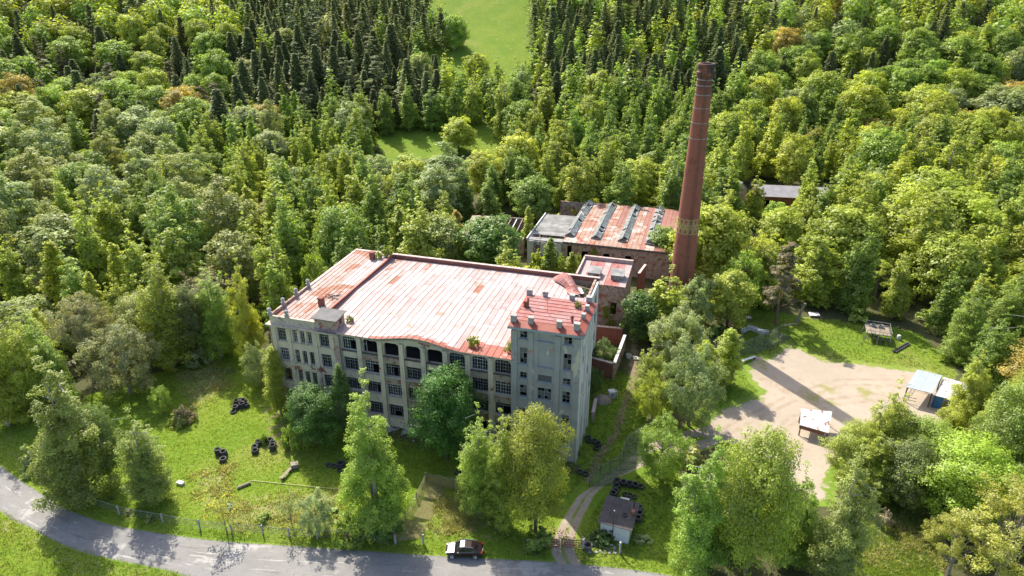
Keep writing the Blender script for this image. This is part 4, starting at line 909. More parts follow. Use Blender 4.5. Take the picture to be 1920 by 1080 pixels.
# ------------------------------------------------------------------ lawn furniture, hose
def bench(label, loc, rz, L=2.6):
    t = thing('bench', label, 'bench', loc, rz)
    for i in range(3): MB().box(-L/2, -.24+.165*i, .45, L/2, -.09+.165*i, .5).build('seat_plank', M['wood'], t)
    for x in (-L/2+.35, L/2-.35): MB().box(x-.1, -.2, 0, x+.1, .22, .45).build('leg', M['charred'], t)
    return t
bench('plank seat propped on tyres at the edge of the building shade', (-31.6, 76.0, 0), R(72), 2.4)
t = thing('crate', 'grey wooden crate at the far end of the lawn plank seat', 'crate', (-30.9, 77.7, 0), R(20)); MB().box(-.5, -.4, .05, .5, .4, .75).build('box', M['scrap'], t)
for z in (.1, .38, .66): MB().box(-.53, -.43, z, .53, .43, z+.1).build('slat', M['wood'], t)
b_ = bench('long bench with pale top at the yard entrance', (42.6, 106.7, 0), R(28), 3.6); MB().box(-1.75, -.26, .505, 1.75, .26, .53).build('seat_board', M['white'], b_)
hp = [g(470, 902), g(520, 907), g(580, 913), g(650, 920)]
tag(MB().tube([(p.x, p.y, .1) for p in hp], .05, 5).build('hose', M['tape']), 'pale yellow hose drawn straight across the front of the lawn', 'hose')
hp = [g(402, 705), g(392, 725), g(378, 742), g(370, 750)]
tag(MB().tube([(p.x, p.y, .1) for p in hp], .045, 5).build('hose', M['tape']), 'short curved pale hose at the upper lawn edge', 'hose')
t = thing('plastic_container', 'white plastic container lying in the grass left of the hose', 'container', (*g(339, 908)[:2], 0), R(-20)); MB().box(-.5, -.28, .0, .45, .28, .4).build('body', M['white'], t); MB().tube([(.45, 0, .2), (.58, 0, .2)], .08, 8).build('spout', M['white'], t)
t = thing('log', 'short pale log beside the left end of the hose', 'log', (*g(458, 912)[:2], 0), R(35)); MB().tube([(-.9, 0, .2), (.9, 0, .22)], [.22, .18], 8).build('trunk', M['wood'], t); MB().tube([(-.94, 0, .2), (-.9, 0, .2)], [.17, .19], 8).build('cut_end', M['trim'], t)
# ------------------------------------------------------------------ fences
def post_fence(name, label, pts, h, panelmat, pm_='wood', postr=.07, net=True, wires=0, step=None):
    t = thing(name, label, 'fence', (*pts[0][:2], 0)); o = Vector((*pts[0][:2], 0))
    P = [Vector((*p[:2], 0))-o for p in pts]
    for p in P: MB().box(p.x-postr, p.y-postr, 0, p.x+postr, p.y+postr, h+.15).build('post', M[pm_], t)
    for i in range(len(P)-1):
        a, b = P[i], P[i+1]; d = (b-a).normalized(); nn = Vector((-d.y, d.x, 0))*.03
        if net:
            m = MB(); k = 6; rowp = None
            for j in range(k+1):
                q = a.lerp(b, j/k); sg = math.sin(j/k*math.pi)
                row = [(q.x+nn.x*j%3, q.y, .05), (q.x+.06*math.sin(j*2.1+i), q.y+.06*math.cos(j*1.7), h*.5), (q.x, q.y, h-.12*sg)]
                if rowp:
                    for kk in range(2): m.poly([rowp[kk], row[kk], row[kk+1], rowp[kk+1]])
                rowp = row
            m.build('netting', M[panelmat], t)
            MB().tube([(a.x, a.y, h), ((a.x+b.x)/2, (a.y+b.y)/2, h-.1), (b.x, b.y, h)], .025, 4).build('top_wire', M['scrap'], t)
        for z in range(wires):
            zz = h*(z+1)/wires; MB().tube([(a.x, a.y, zz), (b.x, b.y, zz)], .012, 3).build('wire', M['scrap'], t)
    return t
post_fence('net_fence', 'tan shade net fence with a sharp corner behind the dry grass', [(-14.6, 63.7), (-13.6, 66.8), (-12.6, 70.4), (-11.8, 74.2), (-9.9, 73.7), (-8.0, 73.2), (-6.4, 72.3)], 1.9, 'net_brown')
post_fence('net_fence', 'green shade net sagging along the track below the tower', [(10.6, 73.6), (12.3, 76.0), (13.8, 76.9), (15.4, 78.2), (16.1, 79.9), (16.9, 82.2), (19.0, 84.3), (21.5, 86.6)], 1.8, 'net_green', 'charred', .05)
post_fence('net_fence', 'tall dark mesh fence panels at the yard entrance', [(41.4, 108.7), (44.8, 111.0), (47.6, 112.9), (51, 115.5)], 2.4, 'net_green', 'charred', .06)
post_fence('net_fence', 'mesh fence spur running down to the sandy yard', [(47.2, 109.0), (49.6, 111.5), (50.7, 112.9)], 2.0, 'net_dark', 'charred', .06)
post_fence('wire_fence', 'wire fence on grey posts along the inner road verge', [(x, y+.9) for x, y in G((40, 885), (95, 922), (153, 952), (218, 975), (300, 990), (370, 1002), (430, 1008), (489, 1012), (539, 1018), (592, 1021), (650, 1022), (700, 1024))], 1.4, 'net_dark', 'concrete', .08, net=True, wires=3)
t = thing('lamp_pole', 'slender grey pole at the corner of the yard mesh fence', 'pole', (41.7, 109.3, 0)); MB().tube([(0, 0, 0), (.2, .1, 5.5)], [.08, .05], 6).build('shaft', M['scrap'], t); MB().box(-.12, -.1, 0, .12, .1, .3).build('base', M['concrete'], t)
for i, (p, l) in enumerate((((742, 1020), 'pale concrete post at the lower end of the tan net fence'), ((794, 1020), 'pale concrete post in the dry verge left of the car'))):
    q = g(*p); t = thing('fence_post', l, 'post', (q.x, q.y, 0)); MB().box(-.1, -.1, 0, .1, .1, 1.5).build('shaft', M['concrete'], t); MB().box(-.12, -.12, 1.5, .12, .12, 1.56).build('cap', M['concrete'], t)
# ------------------------------------------------------------------ yard shelters and scrap
def shelter(name, label, quad, zs, roofmat, postmat, n=4, cat_='shelter'):
    o = Vector((*quad[3][:2], 0)); t = thing(name, label, cat_, (o.x, o.y, 0))
    Q = [Vector((q[0]-o.x, q[1]-o.y, z)) for q, z in zip(quad, zs)]      # far-left, far-right, near-right, near-left
    for i in range(n):
        a, b = i/n, (i+1)/n-.012
        MB().slab([Q[3].lerp(Q[2], a), Q[3].lerp(Q[2], b), Q[0].lerp(Q[1], b), Q[0].lerp(Q[1], a)], .05).build('roof_sheet', M[roofmat], t)
    c = (Q[0]+Q[1]+Q[2]+Q[3])/4
    for q in Q:
        p = q+(c-q)*.07; MB().box(p.x-.07, p.y-.07, 0, p.x+.07, p.y+.07, p.z-.05).build('post', M[postmat], t)
    for a, b in ((0, 1), (3, 2), (0, 3), (1, 2)):
        p, q = Q[a]+(c-Q[a])*.07, Q[b]+(c-Q[b])*.07; MB().tube([(p.x, p.y, p.z-.14), (q.x, q.y, q.z-.14)], .06, 4).build('beam', M[postmat], t)
    return t, Q
s1, Q = shelter('yard_shelter', 'open timber shelter with pale blue steel roof on the sandy yard', [(68.2, 98.9), (71.4, 97.0), (67.2, 92.2), (63.9, 94.0)], (3.1, 3.1, 2.8, 2.8), 'steel', 'wood_dark')
for a, b in ((3, 2), (0, 3)):
    p, q = Q[a], Q[b]
    for z in (.5, 1.0): MB().tube([(p.x*.95+.1, p.y+.15, z), (p.x*.95+.1+(q.x-p.x)*.5, p.y+.15+(q.y-p.y)*.5, z)], .05, 4).build('rail', M['wood_dark'], s1)
s2, Q = shelter('blue_shed', 'blue walled shed under a peeling white roof beside the steel shelter', [(71.9, 97.4), (75.0, 95.3), (70.8, 90.7), (67.7, 92.3)], (2.6, 2.5, 2.25, 2.35), 'steel_rusty', 'wood_dark', 4, 'shed')
for i in range(5):
    p = Q[3].lerp(Q[2], i/5); q = Q[3].lerp(Q[2], (i+.96)/5)
    if i == 2: continue
    MB().slab([(p.x, p.y+.2, 2.2), (q.x, q.y+.2, 2.2), (q.x, q.y+.26, 2.2), (p.x, p.y+.26, 2.2)], 2.2).build('wall_board', M['blue'], s2)
for i in range(3):
    p = Q[1].lerp(Q[2], i/3); q = Q[1].lerp(Q[2], (i+.97)/3); MB().slab([(p.x-.3, p.y, 2.2), (q.x-.3, q.y, 2.2), (q.x-.24, q.y, 2.2), (p.x-.24, p.y, 2.2)], 2.2).build('wall_board', M['blue'], s2)
s3, Q = shelter('yard_shelter', 'lean to shelter with rust spotted white sheet roof at the near yard edge', [(44.7, 88.4), (49.3, 87.6), (46.9, 83.0), (43.4, 85.0)], (2.6, 2.6, 2.0, 2.0), 'steel_rusty', 'wood_dark', 3)
MB().slab([(0.2, .5, 1.9), (3.2, -1.3, 1.9), (3.25, -1.22, 1.9), (.25, .58, 1.9)], .9).build('apron_sheet', M['rust'], s3)
sc = thing('scrap_frame', 'grey climbing frame of scrap pipes with camouflage deck under the trees', 'frame', (69.6, 115, 0), R(-20))
for x, y in ((-2.2, -2), (2.0, -2.2), (-2.0, 2), (2.1, 2.1), (0, -2.1)): MB().tube([(x*1.1, y*1.1, 0), (x, y, 1.9)], .07, 5).build('leg', M['scrap'], sc)
for k in range(5): MB().slab([(-2.1+.84*k, -1.9, 1.75+.05*(k % 2)), (-1.3+.84*k, -1.9, 1.75), (-1.3+.84*k, 2, 1.8), (-2.1+.84*k, 2, 1.8+.05*(k % 2))], .06).build('deck_board', M['wood'], sc)
for z in (1.0, 1.95, 2.5): MB().tube([(-2.2, -2.1, z), (2.1, -2.2, z), (2.2, 2.1, z), (-2.1, 2.1, z)], .05, 5).build('rail', M['scrap'], sc)
for k in range(7): MB().tube([(-2.2+.7*k, -2.15, .1), (-2+.66*k, -2.15, 2.5)], .035, 4).build('bar', M['scrap'], sc)
for x in (-.8, .6): MB().lathe([(.45, 1.82), (.5, 2.2), (.42, 2.3), (.3, 2.2)], 10, (x, 1.3, 0)).build('hatch_ring', M['scrap'], sc)
t = thing('barrel', 'white plastic barrel on the grass right of the scrap frame', 'barrel', (73.6, 114.4, 0)); MB().lathe([(0, 0), (.3, .0), (.34, .1), (.36, .5), (.34, .9), (.28, 1.0), (0, 1.0)], 14).build('body', M['white'], t, smooth=True); MB().lathe([(.365, .3), (.375, .33), (.365, .36)], 14).build('hoop', M['white'], t)
t = thing('white_cabinet', 'old white machine casing standing in the grass by the courtyard wall', 'cabinet', (16.5, 95.4, 0), R(10)); MB().box(-.6, -.5, 0, .5, .5, 1.2).build('body', M['white'], t); MB().box(-.4, -.515, .2, .3, -.505, .95).build('panel', M['scrap'], t); MB().box(.7, -.5, 0, .78, .4, 1.1).build('door', M['white'], t)
t = thing('stone_heap', 'rounded pale heap of soil left of the white casing', 'heap', (14.9, 94.3, 0)); MB().lathe([(1.5, 0), (1.35, .35), (.9, .6), (.4, .72), (0, .76)], 12).build('mound', M['wood'], t, smooth=True)
for i, (p, l) in enumerate((((1369, 572), 'left white crate in the shade by the chimney path'), ((1382, 575), 'right white crate in the shade by the chimney path'))):
    q = g(*p); t = thing('white_crate', l, 'crate', (q.x, q.y, 0), R(12)); MB().box(-.7, -.6, .05, .6, .6, 1.1).build('box', M['white'], t); MB().box(-.74, -.64, 1.1, .64, .64, 1.16).build('lid', M['concrete'], t)
q = g(1528, 592); t = thing('board_stack', 'white boards laid on planks behind the yard fence', 'boards', (q.x, q.y, 0), R(-8))
for i in range(3): MB().box(-1.2+.1*i, -.8, .25+.06*i, .6+.1*i, .8, .3+.06*i).build('board', M['white'], t)
for x in (-1.0, .4): MB().box(x, -.8, 0, x+.2, .8, .25).build('bearer', M['rust'], t)
q = g(1493, 606); t = thing('dead_trunk', 'pale broken leaning tree trunk behind the yard fence', 'trunk', (q.x, q.y, 0)); MB().tube([(0, 0, 0), (.4, .2, 1.6), (.9, .4, 3.2), (1.2, .5, 4.2)], [.32, .26, .24, .3], 8).build('stem', M['wood'], t); MB().tube([(.9, .4, 3.2), (.5, .6, 4.0)], [.15, .1], 6).build('branch', M['wood'], t)
q = g(1480, 609); t = thing('plank', 'long pale plank lying on the ground behind the yard fence', 'plank', (q.x, q.y, 0), R(14)); MB().box(-1.9, -.15, .0, 1.9, .15, .1).build('board', M['trim'], t); MB().box(-1.5, -.2, .1, -1.3, .2, .16).build('cleat', M['wood'], t)
# ------------------------------------------------------------------ foliage
def leaf_cloud(lobes, n, size, rng, up=.3, jit=.6, fill=.45, aspect=.62):
    L = np.array(lobes, float); wgt = (L[:, 3]*L[:, 5]+L[:, 3]**2); wgt /= wgt.sum()
    k = rng.choice(len(L), n, p=wgt); d = rng.normal(size=(n, 3)); d /= np.linalg.norm(d, axis=1)[:, None]
    low = (d[:, 2] < -.25) & (rng.random(n) < .6); d[low, 2] *= -1
    rad = (1-fill*rng.random(n)**1.7)[:, None]*rng.uniform(.9, 1.12, (n, 1))
    p = L[k, :3]+d*L[k, 3:6]*rad
    c0 = np.average(L[:, :3], axis=0, weights=L[:, 3]**2); c0[2] *= .8; ex = np.abs(L[:, :3]-c0).max(0)+1e-3
    cd = (p-c0)/ex; cd /= np.linalg.norm(cd, axis=1)[:, None]+1e-9
    nr = d*.5+cd*.55+np.array([0, 0, up])+rng.normal(size=(n, 3))*jit*.62; nr /= np.linalg.norm(nr, axis=1)[:, None]
    t = np.cross(nr, rng.normal(size=(n, 3))); t /= np.linalg.norm(t, axis=1)[:, None]+1e-9; b = np.cross(nr, t)
    s = (size*rng.uniform(.65, 1.35, n))[:, None]
    V = np.stack([p-t*s, p+b*s*aspect, p+t*s, p-b*s*aspect], 1).reshape(-1, 3)
    tint = np.clip(.5+(L[k, 6]-.5)*.7+rng.normal(size=n)*.1, 0, 1)
    return V, tint
def leaf_mesh(name, V, tint):
    me = bpy.data.meshes.new(name); n = len(tint); set_mesh(me, V, np.arange(4*n).reshape(n, 4)); vattr(me, 'tint', tint, 'FACE')
    me.materials.append(M['leaf']); return me
def trunk_mesh(name, H, r, lobes, rng, bark, nl=16, z0=.25, leaders=None):
    m = MB(); bend = rng.normal(size=2)*.25
    tops = leaders or [(bend[0], bend[1], H*.92)]
    for (tx, ty, tz) in tops:
        m.tube([(0, 0, -.6), (tx*.15, ty*.15, H*.25), (tx*.5, ty*.5, tz*.55), (tx*.8, ty*.8, tz*.84)], [r*1.15, r*.85, r*.4, r*.06], 6, False)
    sel = rng.choice(len(lobes), min(nl, len(lobes)), replace=False)
    for i in sel:
        c = Vector(lobes[i][:3]); hd = math.hypot(c.x, c.y); zz = max(H*z0*.7, c.z-hd*.9); tx, ty, tz = tops[int(i) % len(tops)]
        f = min(1, zz/tz); b = Vector((tx*f*f, ty*f*f, zz)); md = b.lerp(c, .55)+Vector((0, 0, -.1*hd))
        m.tube([b, md, c], [r*.24, r*.15, r*.05], 4, False)
    me = m.mesh(name); me.materials.append(M[bark]); return me
def lob(x, y, z, r, rz, t): return (x, y, z, r, r, rz, t)
def sp_birch(rng, H=20.0, R_=3.1):
    nl = int(rng.integers(2, 5)); leaders, lobes = [], []
    for i in range(nl):
        a = rng.uniform(0, 6.28); rr_ = 0 if i == 0 else rng.uniform(.8, 1.9); leaders.append((rr_*math.cos(a), rr_*math.sin(a), H*(1 if i == 0 else rng.uniform(.72, .93))))
    for (lx, ly, lz) in leaders:
        for t in np.linspace(.1, 1, 14):
            env = R_*(1-t)**.75*(.75+.25*min(1, t/.25))*(1 if nl < 3 else .85); z = lz*(.02+.98*t)
            for j in range(3 if t < .8 else 1):
                a = rng.uniform(0, 6.28); q = env*rng.uniform(.35, 1.0) if t < .9 else 0; r = max(.28, env*.33+.22)*rng.uniform(.75, 1.25)
                lobes.append(lob(lx*t+q*math.cos(a), ly*t+q*math.sin(a), z-.25*q, r, r*1.55, rng.uniform(.2, .8)))
    return H, R_, lobes, leaders, dict(n=9000, size=.24, up=.2, jit=.7, aspect=.55), .24, 'bark_birch'
def sp_broad(rng, H=15.0, R_=4.8):
    lobes = []; n = 56; cz = H*.53; rz = H*.48
    for i in range(n):
        z = 1-2*(i+.5)/n; z = max(z, -.75)+rng.uniform(-.08, .08); a = i*2.4+rng.uniform(-.4, .4); q = math.sqrt(max(0, 1-z*z)); f = rng.uniform(.62, .95)
        r = rng.uniform(1.25, 2.1); lobes.append(lob(R_*q*math.cos(a)*f, R_*q*math.sin(a)*f, cz+rz*z*f, r, r*.9, rng.uniform(.15, .85)))
    for i in range(8): lobes.append(lob(rng.normal()*1.2, rng.normal()*1.2, cz+rng.uniform(-.5, .4)*rz, 2.2, 2.2, .1))
    return H, R_, lobes, None, dict(n=8500, size=.29, up=.35, jit=.5, aspect=.7), .3, 'bark'
def sp_round(rng, H=8.0, R_=3.6):
    lobes = []; n = 60; cz = H*.52; rz = H*.46
    for i in range(n):
        z = 1-2*(i+.5)/n; z = max(z, -.85); a = i*2.4+rng.uniform(-.5, .5); q = math.sqrt(max(0, 1-z*z)); f = rng.uniform(.6, 1.02)
        r = rng.uniform(.5, .95); lobes.append(lob(R_*q*math.cos(a)*f, R_*q*math.sin(a)*f, cz+rz*z*f, r, r, rng.uniform(.2, .85)))
    return H, R_, lobes, None, dict(n=7000, size=.17, up=.3, jit=.65, aspect=.6), .2, 'bark_grey'
def sp_alder(rng, H=17.0, R_=3.6):
    lobes = []; n = 48; cz = H*.55; rz = H*.46
    for i in range(n):
        z = 1-2*(i+.5)/n; z = max(z, -.85)+rng.uniform(-.08, .08); a = i*2.4+rng.uniform(-.5, .5); q = math.sqrt(max(0, 1-z*z))*(1-.3*max(0, z)); f = rng.uniform(.55, .98)
        r = rng.uniform(.8, 1.35); lobes.append(lob(R_*q*math.cos(a)*f, R_*q*math.sin(a)*f, cz+rz*z*f, r, r*1.15, rng.uniform(.2, .75)))
    return H, R_, lobes, None, dict(n=8000, size=.2, up=.25, jit=.6, aspect=.6), .24, 'bark'
def sp_oak(rng, H=13.0, R_=5.5):
    lobes = []
    for i in range(95):
        d = rng.normal(size=3); d /= np.linalg.norm(d); d[2] = abs(d[2])*1.0-.25; f = rng.uniform(.45, 1.0)
        r = rng.uniform(.45, .85); lobes.append(lob(R_*d[0]*f, R_*d[1]*f, H*.52+H*.45*d[2]*f, r, r*.8, rng.uniform(.2, .9)))
    return H, R_, lobes, None, dict(n=5200, size=.17, up=.3, jit=.7, aspect=.65), .3, 'bark_grey'
def sp_column(rng, H=15.0, R_=1.7):
    lobes = []
    for t in np.linspace(.06, 1, 24):
        env = R_*(math.sin(math.pi*min(.98, .1+.9*t))**.6)*(1-.3*t)
        for j in range(3):
            a = rng.uniform(0, 6.28); q = env*rng.uniform(.2, .9); r = .35+.3*env*rng.uniform(.6, 1.2); lobes.append(lob(q*math.cos(a), q*math.sin(a), H*(.05+.93*t), r, r*1.8, rng.uniform(.2, .8)))
    return H, R_, lobes, None, dict(n=5500, size=.22, up=.2, jit=.65, aspect=.55), .16, 'bark_birch'
def sp_pine(rng, H=17.0, R_=3.2):
    lobes = []
    for i in range(46):
        t = rng.random(); a = rng.uniform(0, 6.28); q = R_*(1-.75*t)*rng.uniform(.4, 1); r = rng.uniform(.6, 1.05)*(1-.4*t); lobes.append(lob(q*math.cos(a), q*math.sin(a), H*(.32+.66*t), r*1.15, r*.5, rng.uniform(.0, .7)))
    return H, R_, lobes, None, dict(n=5200, size=.25, up=.5, jit=.5, aspect=.35), .24, 'bark_pine'
def spruce_arrays(rng, H=21.0, R_=2.9, n=6500, size=.3):
    lv = 20; V = []; P = []; N = []; T = []
    t = rng.random(n)**.75; lev = np.floor(t*lv)/lv+rng.normal(size=n)*.006; br = rng.integers(0, 8, n); a = br*.785+np.floor(t*lv)*1.3+rng.normal(size=n)*.13
    f = np.sqrt(rng.random(n)); env = (R_*(1-lev)**.86+.15)*(1+.22*np.sin(lev*67+br*2.1)); q = f*env*(1+.15*np.sin(br*3+lev*40))
    z = H*(.06+.94*lev)-q*.32+rng.normal(size=n)*.12
    p = np.stack([q*np.cos(a), q*np.sin(a), z], -1)
    out = np.stack([np.cos(a), np.sin(a), np.full(n, -.35)], -1)+rng.normal(size=(n, 3))*.35; out /= np.linalg.norm(out, axis=1)[:, None]
    nr = np.cross(out, np.cross(np.array([0, 0, 1.0]), out))+rng.normal(size=(n, 3))*.4; b = np.cross(nr, out); b /= np.linalg.norm(b, axis=1)[:, None]+1e-9
    s = (size*rng.uniform(.7, 1.4, n))[:, None]
    V = np.stack([p-out*s, p+b*s*.42, p+out*s, p-b*s*.42], 1).reshape(-1, 3)
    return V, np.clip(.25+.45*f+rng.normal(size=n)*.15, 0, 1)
def sp_twig(rng, H=3.0, R_=1.6):
    lobes = [lob(R_*.8*rng.normal()*.6, R_*.8*rng.normal()*.6, H*rng.uniform(.4, .95), .3, .3, rng.uniform(.2, .8)) for i in range(40)]
    return H, R_, lobes, None, dict(n=700, size=.09, up=.2, jit=.8, aspect=.6), .06, 'bark_grey'
def sp_shrub(rng, H=2.4, R_=1.6):
    lobes = []
    for i in range(26):
        d = rng.normal(size=3); d /= np.linalg.norm(d); d[2] = abs(d[2]); r = rng.uniform(.25, .5); f = rng.uniform(.5, .95); lobes.append(lob(R_*d[0]*f, R_*d[1]*f, .15+H*.8*d[2]*f, r, r, rng.uniform(.2, .8)))
    return H, R_, lobes, None, dict(n=2200, size=.12, up=.35, jit=.65, aspect=.6), .05, 'bark_grey'
def refine(lobes, rng, k=3):
    out = []
    for (x, y, z, r, r2, rz, t) in lobes:
        out.append((x, y, z, r*.82, r2*.82, rz*.82, t))
        for j in range(k):
            d = rng.normal(size=3); d /= np.linalg.norm(d); d[2] = abs(d[2])*.8 if rng.random() < .6 else d[2]; q = rng.uniform(.3, .58)
            out.append((x+d[0]*r, y+d[1]*r2, z+d[2]*rz, r*q, r2*q, rz*q, min(1, max(0, t+rng.normal()*.18))))
    return out
NEAR = dict(birch=(3, 40000, .1), broad=(3, 36000, .12), round=(2, 24000, .085), oak=(2, 22000, .08), column=(1, 16000, .1))
SPEC = dict(birch=sp_birch, broad=sp_broad, round=sp_round, alder=sp_alder, oak=sp_oak, column=sp_column, pine=sp_pine, twig=sp_twig, shrub=sp_shrub)
PROTO = {}
for si, (sp, nv) in enumerate((('birch', 5), ('broad', 5), ('round', 2), ('alder', 3), ('oak', 1), ('column', 2), ('pine', 2), ('twig', 2), ('shrub', 3))):
    PROTO[sp] = []
    for v in range(nv):
        rng = np.random.default_rng(100*si+v+1)
        H, R_, lobes, lead, kw, tr, bark = SPEC[sp](rng)
        if sp not in ('twig', 'shrub'): kw['n'] = int(kw['n']*1.5); kw['size'] *= .8
        Vx, tint = leaf_cloud(refine(lobes, rng, 3), rng=rng, fill=.55, **kw)
        PROTO[sp].append((H, R_, trunk_mesh(sp+'_trunk', H, tr, lobes, rng, bark, 40 if sp in ('oak', 'twig') else 18, leaders=lead), leaf_mesh(sp+'_crown', Vx, tint)))
for sp, (nv, nn, sz) in NEAR.items():
    PROTO[sp+'_near'] = []
    for v in range(nv):
        rng = np.random.default_rng(7000+10*len(sp)+v); H, R_, lobes, lead, kw, tr, bark = SPEC[sp](rng); kw.update(n=nn, size=sz)
        Vx, tint = leaf_cloud(refine(lobes, rng, 6), rng=rng, fill=.6, **kw)
        PROTO[sp+'_near'].append((H, R_, trunk_mesh(sp+'_trunk', H, tr, lobes, rng, bark, 50 if sp == 'oak' else 24, leaders=lead), leaf_mesh(sp+'_crown', Vx, tint)))
PROTO['spruce'] = []
for v in range(4):
    rng = np.random.default_rng(900+v); Vx, tint = spruce_arrays(rng, R_=2.5+.35*v)
    m = MB().tube([(0, 0, -.6), (0, 0, 10), (0, 0, 20.8)], [.28, .18, .03], 6, False).mesh('spruce_trunk'); m.materials.append(M['bark'])
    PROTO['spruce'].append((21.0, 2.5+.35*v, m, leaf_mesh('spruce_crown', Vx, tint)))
C_ = dict(Y=(.25,.272,.03), YG=(.205,.235,.03), G=(.135,.185,.028), DG=(.07,.115,.022), OL=(.185,.205,.058), SG=(.19,.225,.085), OR=(.26,.21,.05), SP=(.12,.14,.06), BR=(.12,.105,.052), LG=(.17,.23,.034), GR=(.15,.14,.065), PK=(.19,.165,.1))
NAMEOF = dict(birch='birch_tree', broad='broadleaf_tree', round='rounded_tree', alder='alder_tree', oak='oak_tree', column='young_birch', pine='pine_tree', spruce='spruce_tree', twig='bare_shrub', shrub='shrub')
rt = random.Random(21); LEAFGAIN = 1.8
def jitcol(c, a=.12):
    f = 1+rt.uniform(-a, a)*1.3; return (c[0]*f*(1+rt.uniform(-a, a)*.8), c[1]*f, c[2]*f*(1+rt.uniform(-a, a)))
def plant(sp, x, y, h, label, w=None, colr='G', group=None, cat_=None, z=None, name=None, rz=None, var=None):
    pl = PROTO[sp+'_near' if sp in NEAR and y < 112 else sp]; pr = pl[rt.randrange(len(pl)) if var is None else var % len(pl)]; s = h/pr[0]; sw = s if w is None else w/(2*pr[1])
    o = thing(name or NAMEOF[sp], label, cat_ or ('shrub' if sp in ('twig', 'shrub') else 'tree'), (x, y, (H1(x, y)-.03) if z is None else z), rt.uniform(0, 6.28) if rz is None else rz, group)
    o.scale = (sw, sw, s)
    put('trunk' if sp not in ('twig', 'shrub') else 'stems', pr[2], None, o); c = put('crown', pr[3], None, o)
    cc = jitcol(C_[colr] if isinstance(colr, str) else colr, .06); cc = (cc[0]*LEAFGAIN, cc[1]*LEAFGAIN, cc[2]*LEAFGAIN*1.05); c.color = (*cc, 1); return o
occupied = []
def tb(px, pyb, pyt, wpx, sp, colr, label, **k):
    """stands where the photo shows its foot; height from its top"""
    b = gt(px, pyb); h = z_at(px, pyt, b.y)-b.z; dep = b.y*_c+(CAMH-b.z-h/2)*_s
    w = wpx*dep/FPX; occupied.append((b.x, b.y, w*.5)); return plant(sp, b.x, b.y, h, label, w, colr, **k)
def tt(px, pyt, h, wpx, sp, colr, label, **k):
    """known height, top seen at a point"""
    p = g(px, pyt, h); dep = p.y*_c+(CAMH-h/2)*_s; w = wpx*dep/FPX
    occupied.append((p.x, p.y, w*.5)); return plant(sp, p.x, p.y, h, label, w, colr, **k)
# -- prominent trees
tb(712, 1003, 700, 140, 'birch', 'LG', 'tall pointed birch in front of the arched factory bays', var=0)
tb(900, 972, 768, 95, 'birch', 'LG', 'slender birch just left of the tower, nearest the net corner', var=1)
tb(940, 985, 770, 90, 'birch', 'YG', 'second birch left of the tower, touching the bushy one', var=2)
tb(1004, 1000, 774, 118, 'broad', (.19,.21,.026), 'bushy yellow green tree in front of the tower foot', var=0)
tb(838, 862, 692, 122, 'broad', (.045,.115,.009), 'dark green chestnut against the factory front', var=1)
tb(598, 838, 728, 92, 'broad', (.065,.12,.016), 'dark round tree at the left end of the factory front', var=2)
tb(652, 826, 688, 44, 'column', (.08,.13,.03), 'slim dark birch close to the factory wall by the drainpipe')
tb(158, 928, 655, 148, 'birch', (.17,.2,.05), 'huge dark poplar at the left corner of the lawn', var=3)
tb(288, 940, 770, 98, 'birch', (.16,.19,.045), 'medium birch right of the huge poplar', var=4)
tb(208, 900, 760, 66, 'broad', (.09,.125,.03), 'dark tree squeezed between the poplar and medium birch')
tb(308, 776, 728, 38, 'round', 'LG', 'small round bush on the upper lawn')
tb(352, 793, 758, 40, 'shrub', 'PK', 'low twiggy bush on the lawn below the round bush')
tb(335, 800, 772, 34, 'shrub', 'OL', 'flat brownish bush left of the tyre barrier')
tb(426, 1000, 925, 66, 'twig', (.26,.25,.05), 'pollarded willow with sparse yellow shoots at the roadside', cat_='tree', name='pollard_willow')
tb(547, 985, 922, 50, 'twig', 'SG', 'sparse blossoming shrub nearest the pollard willow')
tb(598, 1002, 930, 66, 'round', (.2,.24,.11), 'pale grey green shrub at the roadside left of the tall birch')
tb(655, 1012, 962, 70, 'shrub', 'G', 'low green shrub at the foot of the tall birch', )
tb(720, 1010, 950, 80, 'round', (.07,.12,.025), 'dark bush beneath the tall birch')
tb(527, 775, 655, 50, 'column', 'YG', 'yellow green willow hugging the left factory corner')
tb(490, 728, 648, 52, 'round', 'SG', 'silvery bush left of the factory corner')
tb(548, 845, 790, 36, 'shrub', 'LG', 'pale bush on the shade line beside the horseshoe tyres')
tb(498, 838, 812, 16, 'shrub', 'LG', 'little bush growing inside the horseshoe tyres')
tb(375, 690, 655, 46, 'shrub', 'SG', 'spreading grey bush at the top of the lawn')
tb(1235, 905, 795, 98, 'round', 'LG', 'bright round lime tree beside the track')
tb(1290, 800, 655, 112, 'round', (.14,.185,.07), 'grey green apple tree left of the sandy yard')
tb(1222, 790, 705, 70, 'round', 'YG', 'yellow green bush at the edge of the tower shadow')
tb(1268, 700, 583, 118, 'round', 'SG', 'silver leaved willow right of the courtyard')
tb(1215, 745, 640, 66, 'birch', 'YG', 'thin yellow birch left of the silver willow')
tb(1310, 735, 645, 52, 'column', 'Y', 'golden young birch left of the yard entrance pair')
tb(1357, 725, 620, 62, 'column', 'YG', 'yellow green young birch nearest the yard bench')
tb(1245, 640, 500, 112, 'birch', 'YG', 'feathery yellow green willow at the chimney foot', var=2)
tb(1195, 640, 548, 66, 'broad', 'DG', 'dark leafy tree beside the boiler house')
tb(1300, 620, 520, 78, 'round', 'SG', 'pale whitish tree right of the chimney foot')
tb(1240, 508, 424, 62, 'broad', 'G', 'round dense tree at the right corner of the weaving hall', var=3)
tb(1383, 585, 476, 84, 'round', 'LG', 'round fresh green tree between chimney and pine')
tb(1453, 610, 455, 74, 'pine', 'BR', 'brown green pine behind the yard fence')
tb(1138, 620, 565, 36, 'column', 'YG', 'small bright sapling below the boiler house wall')
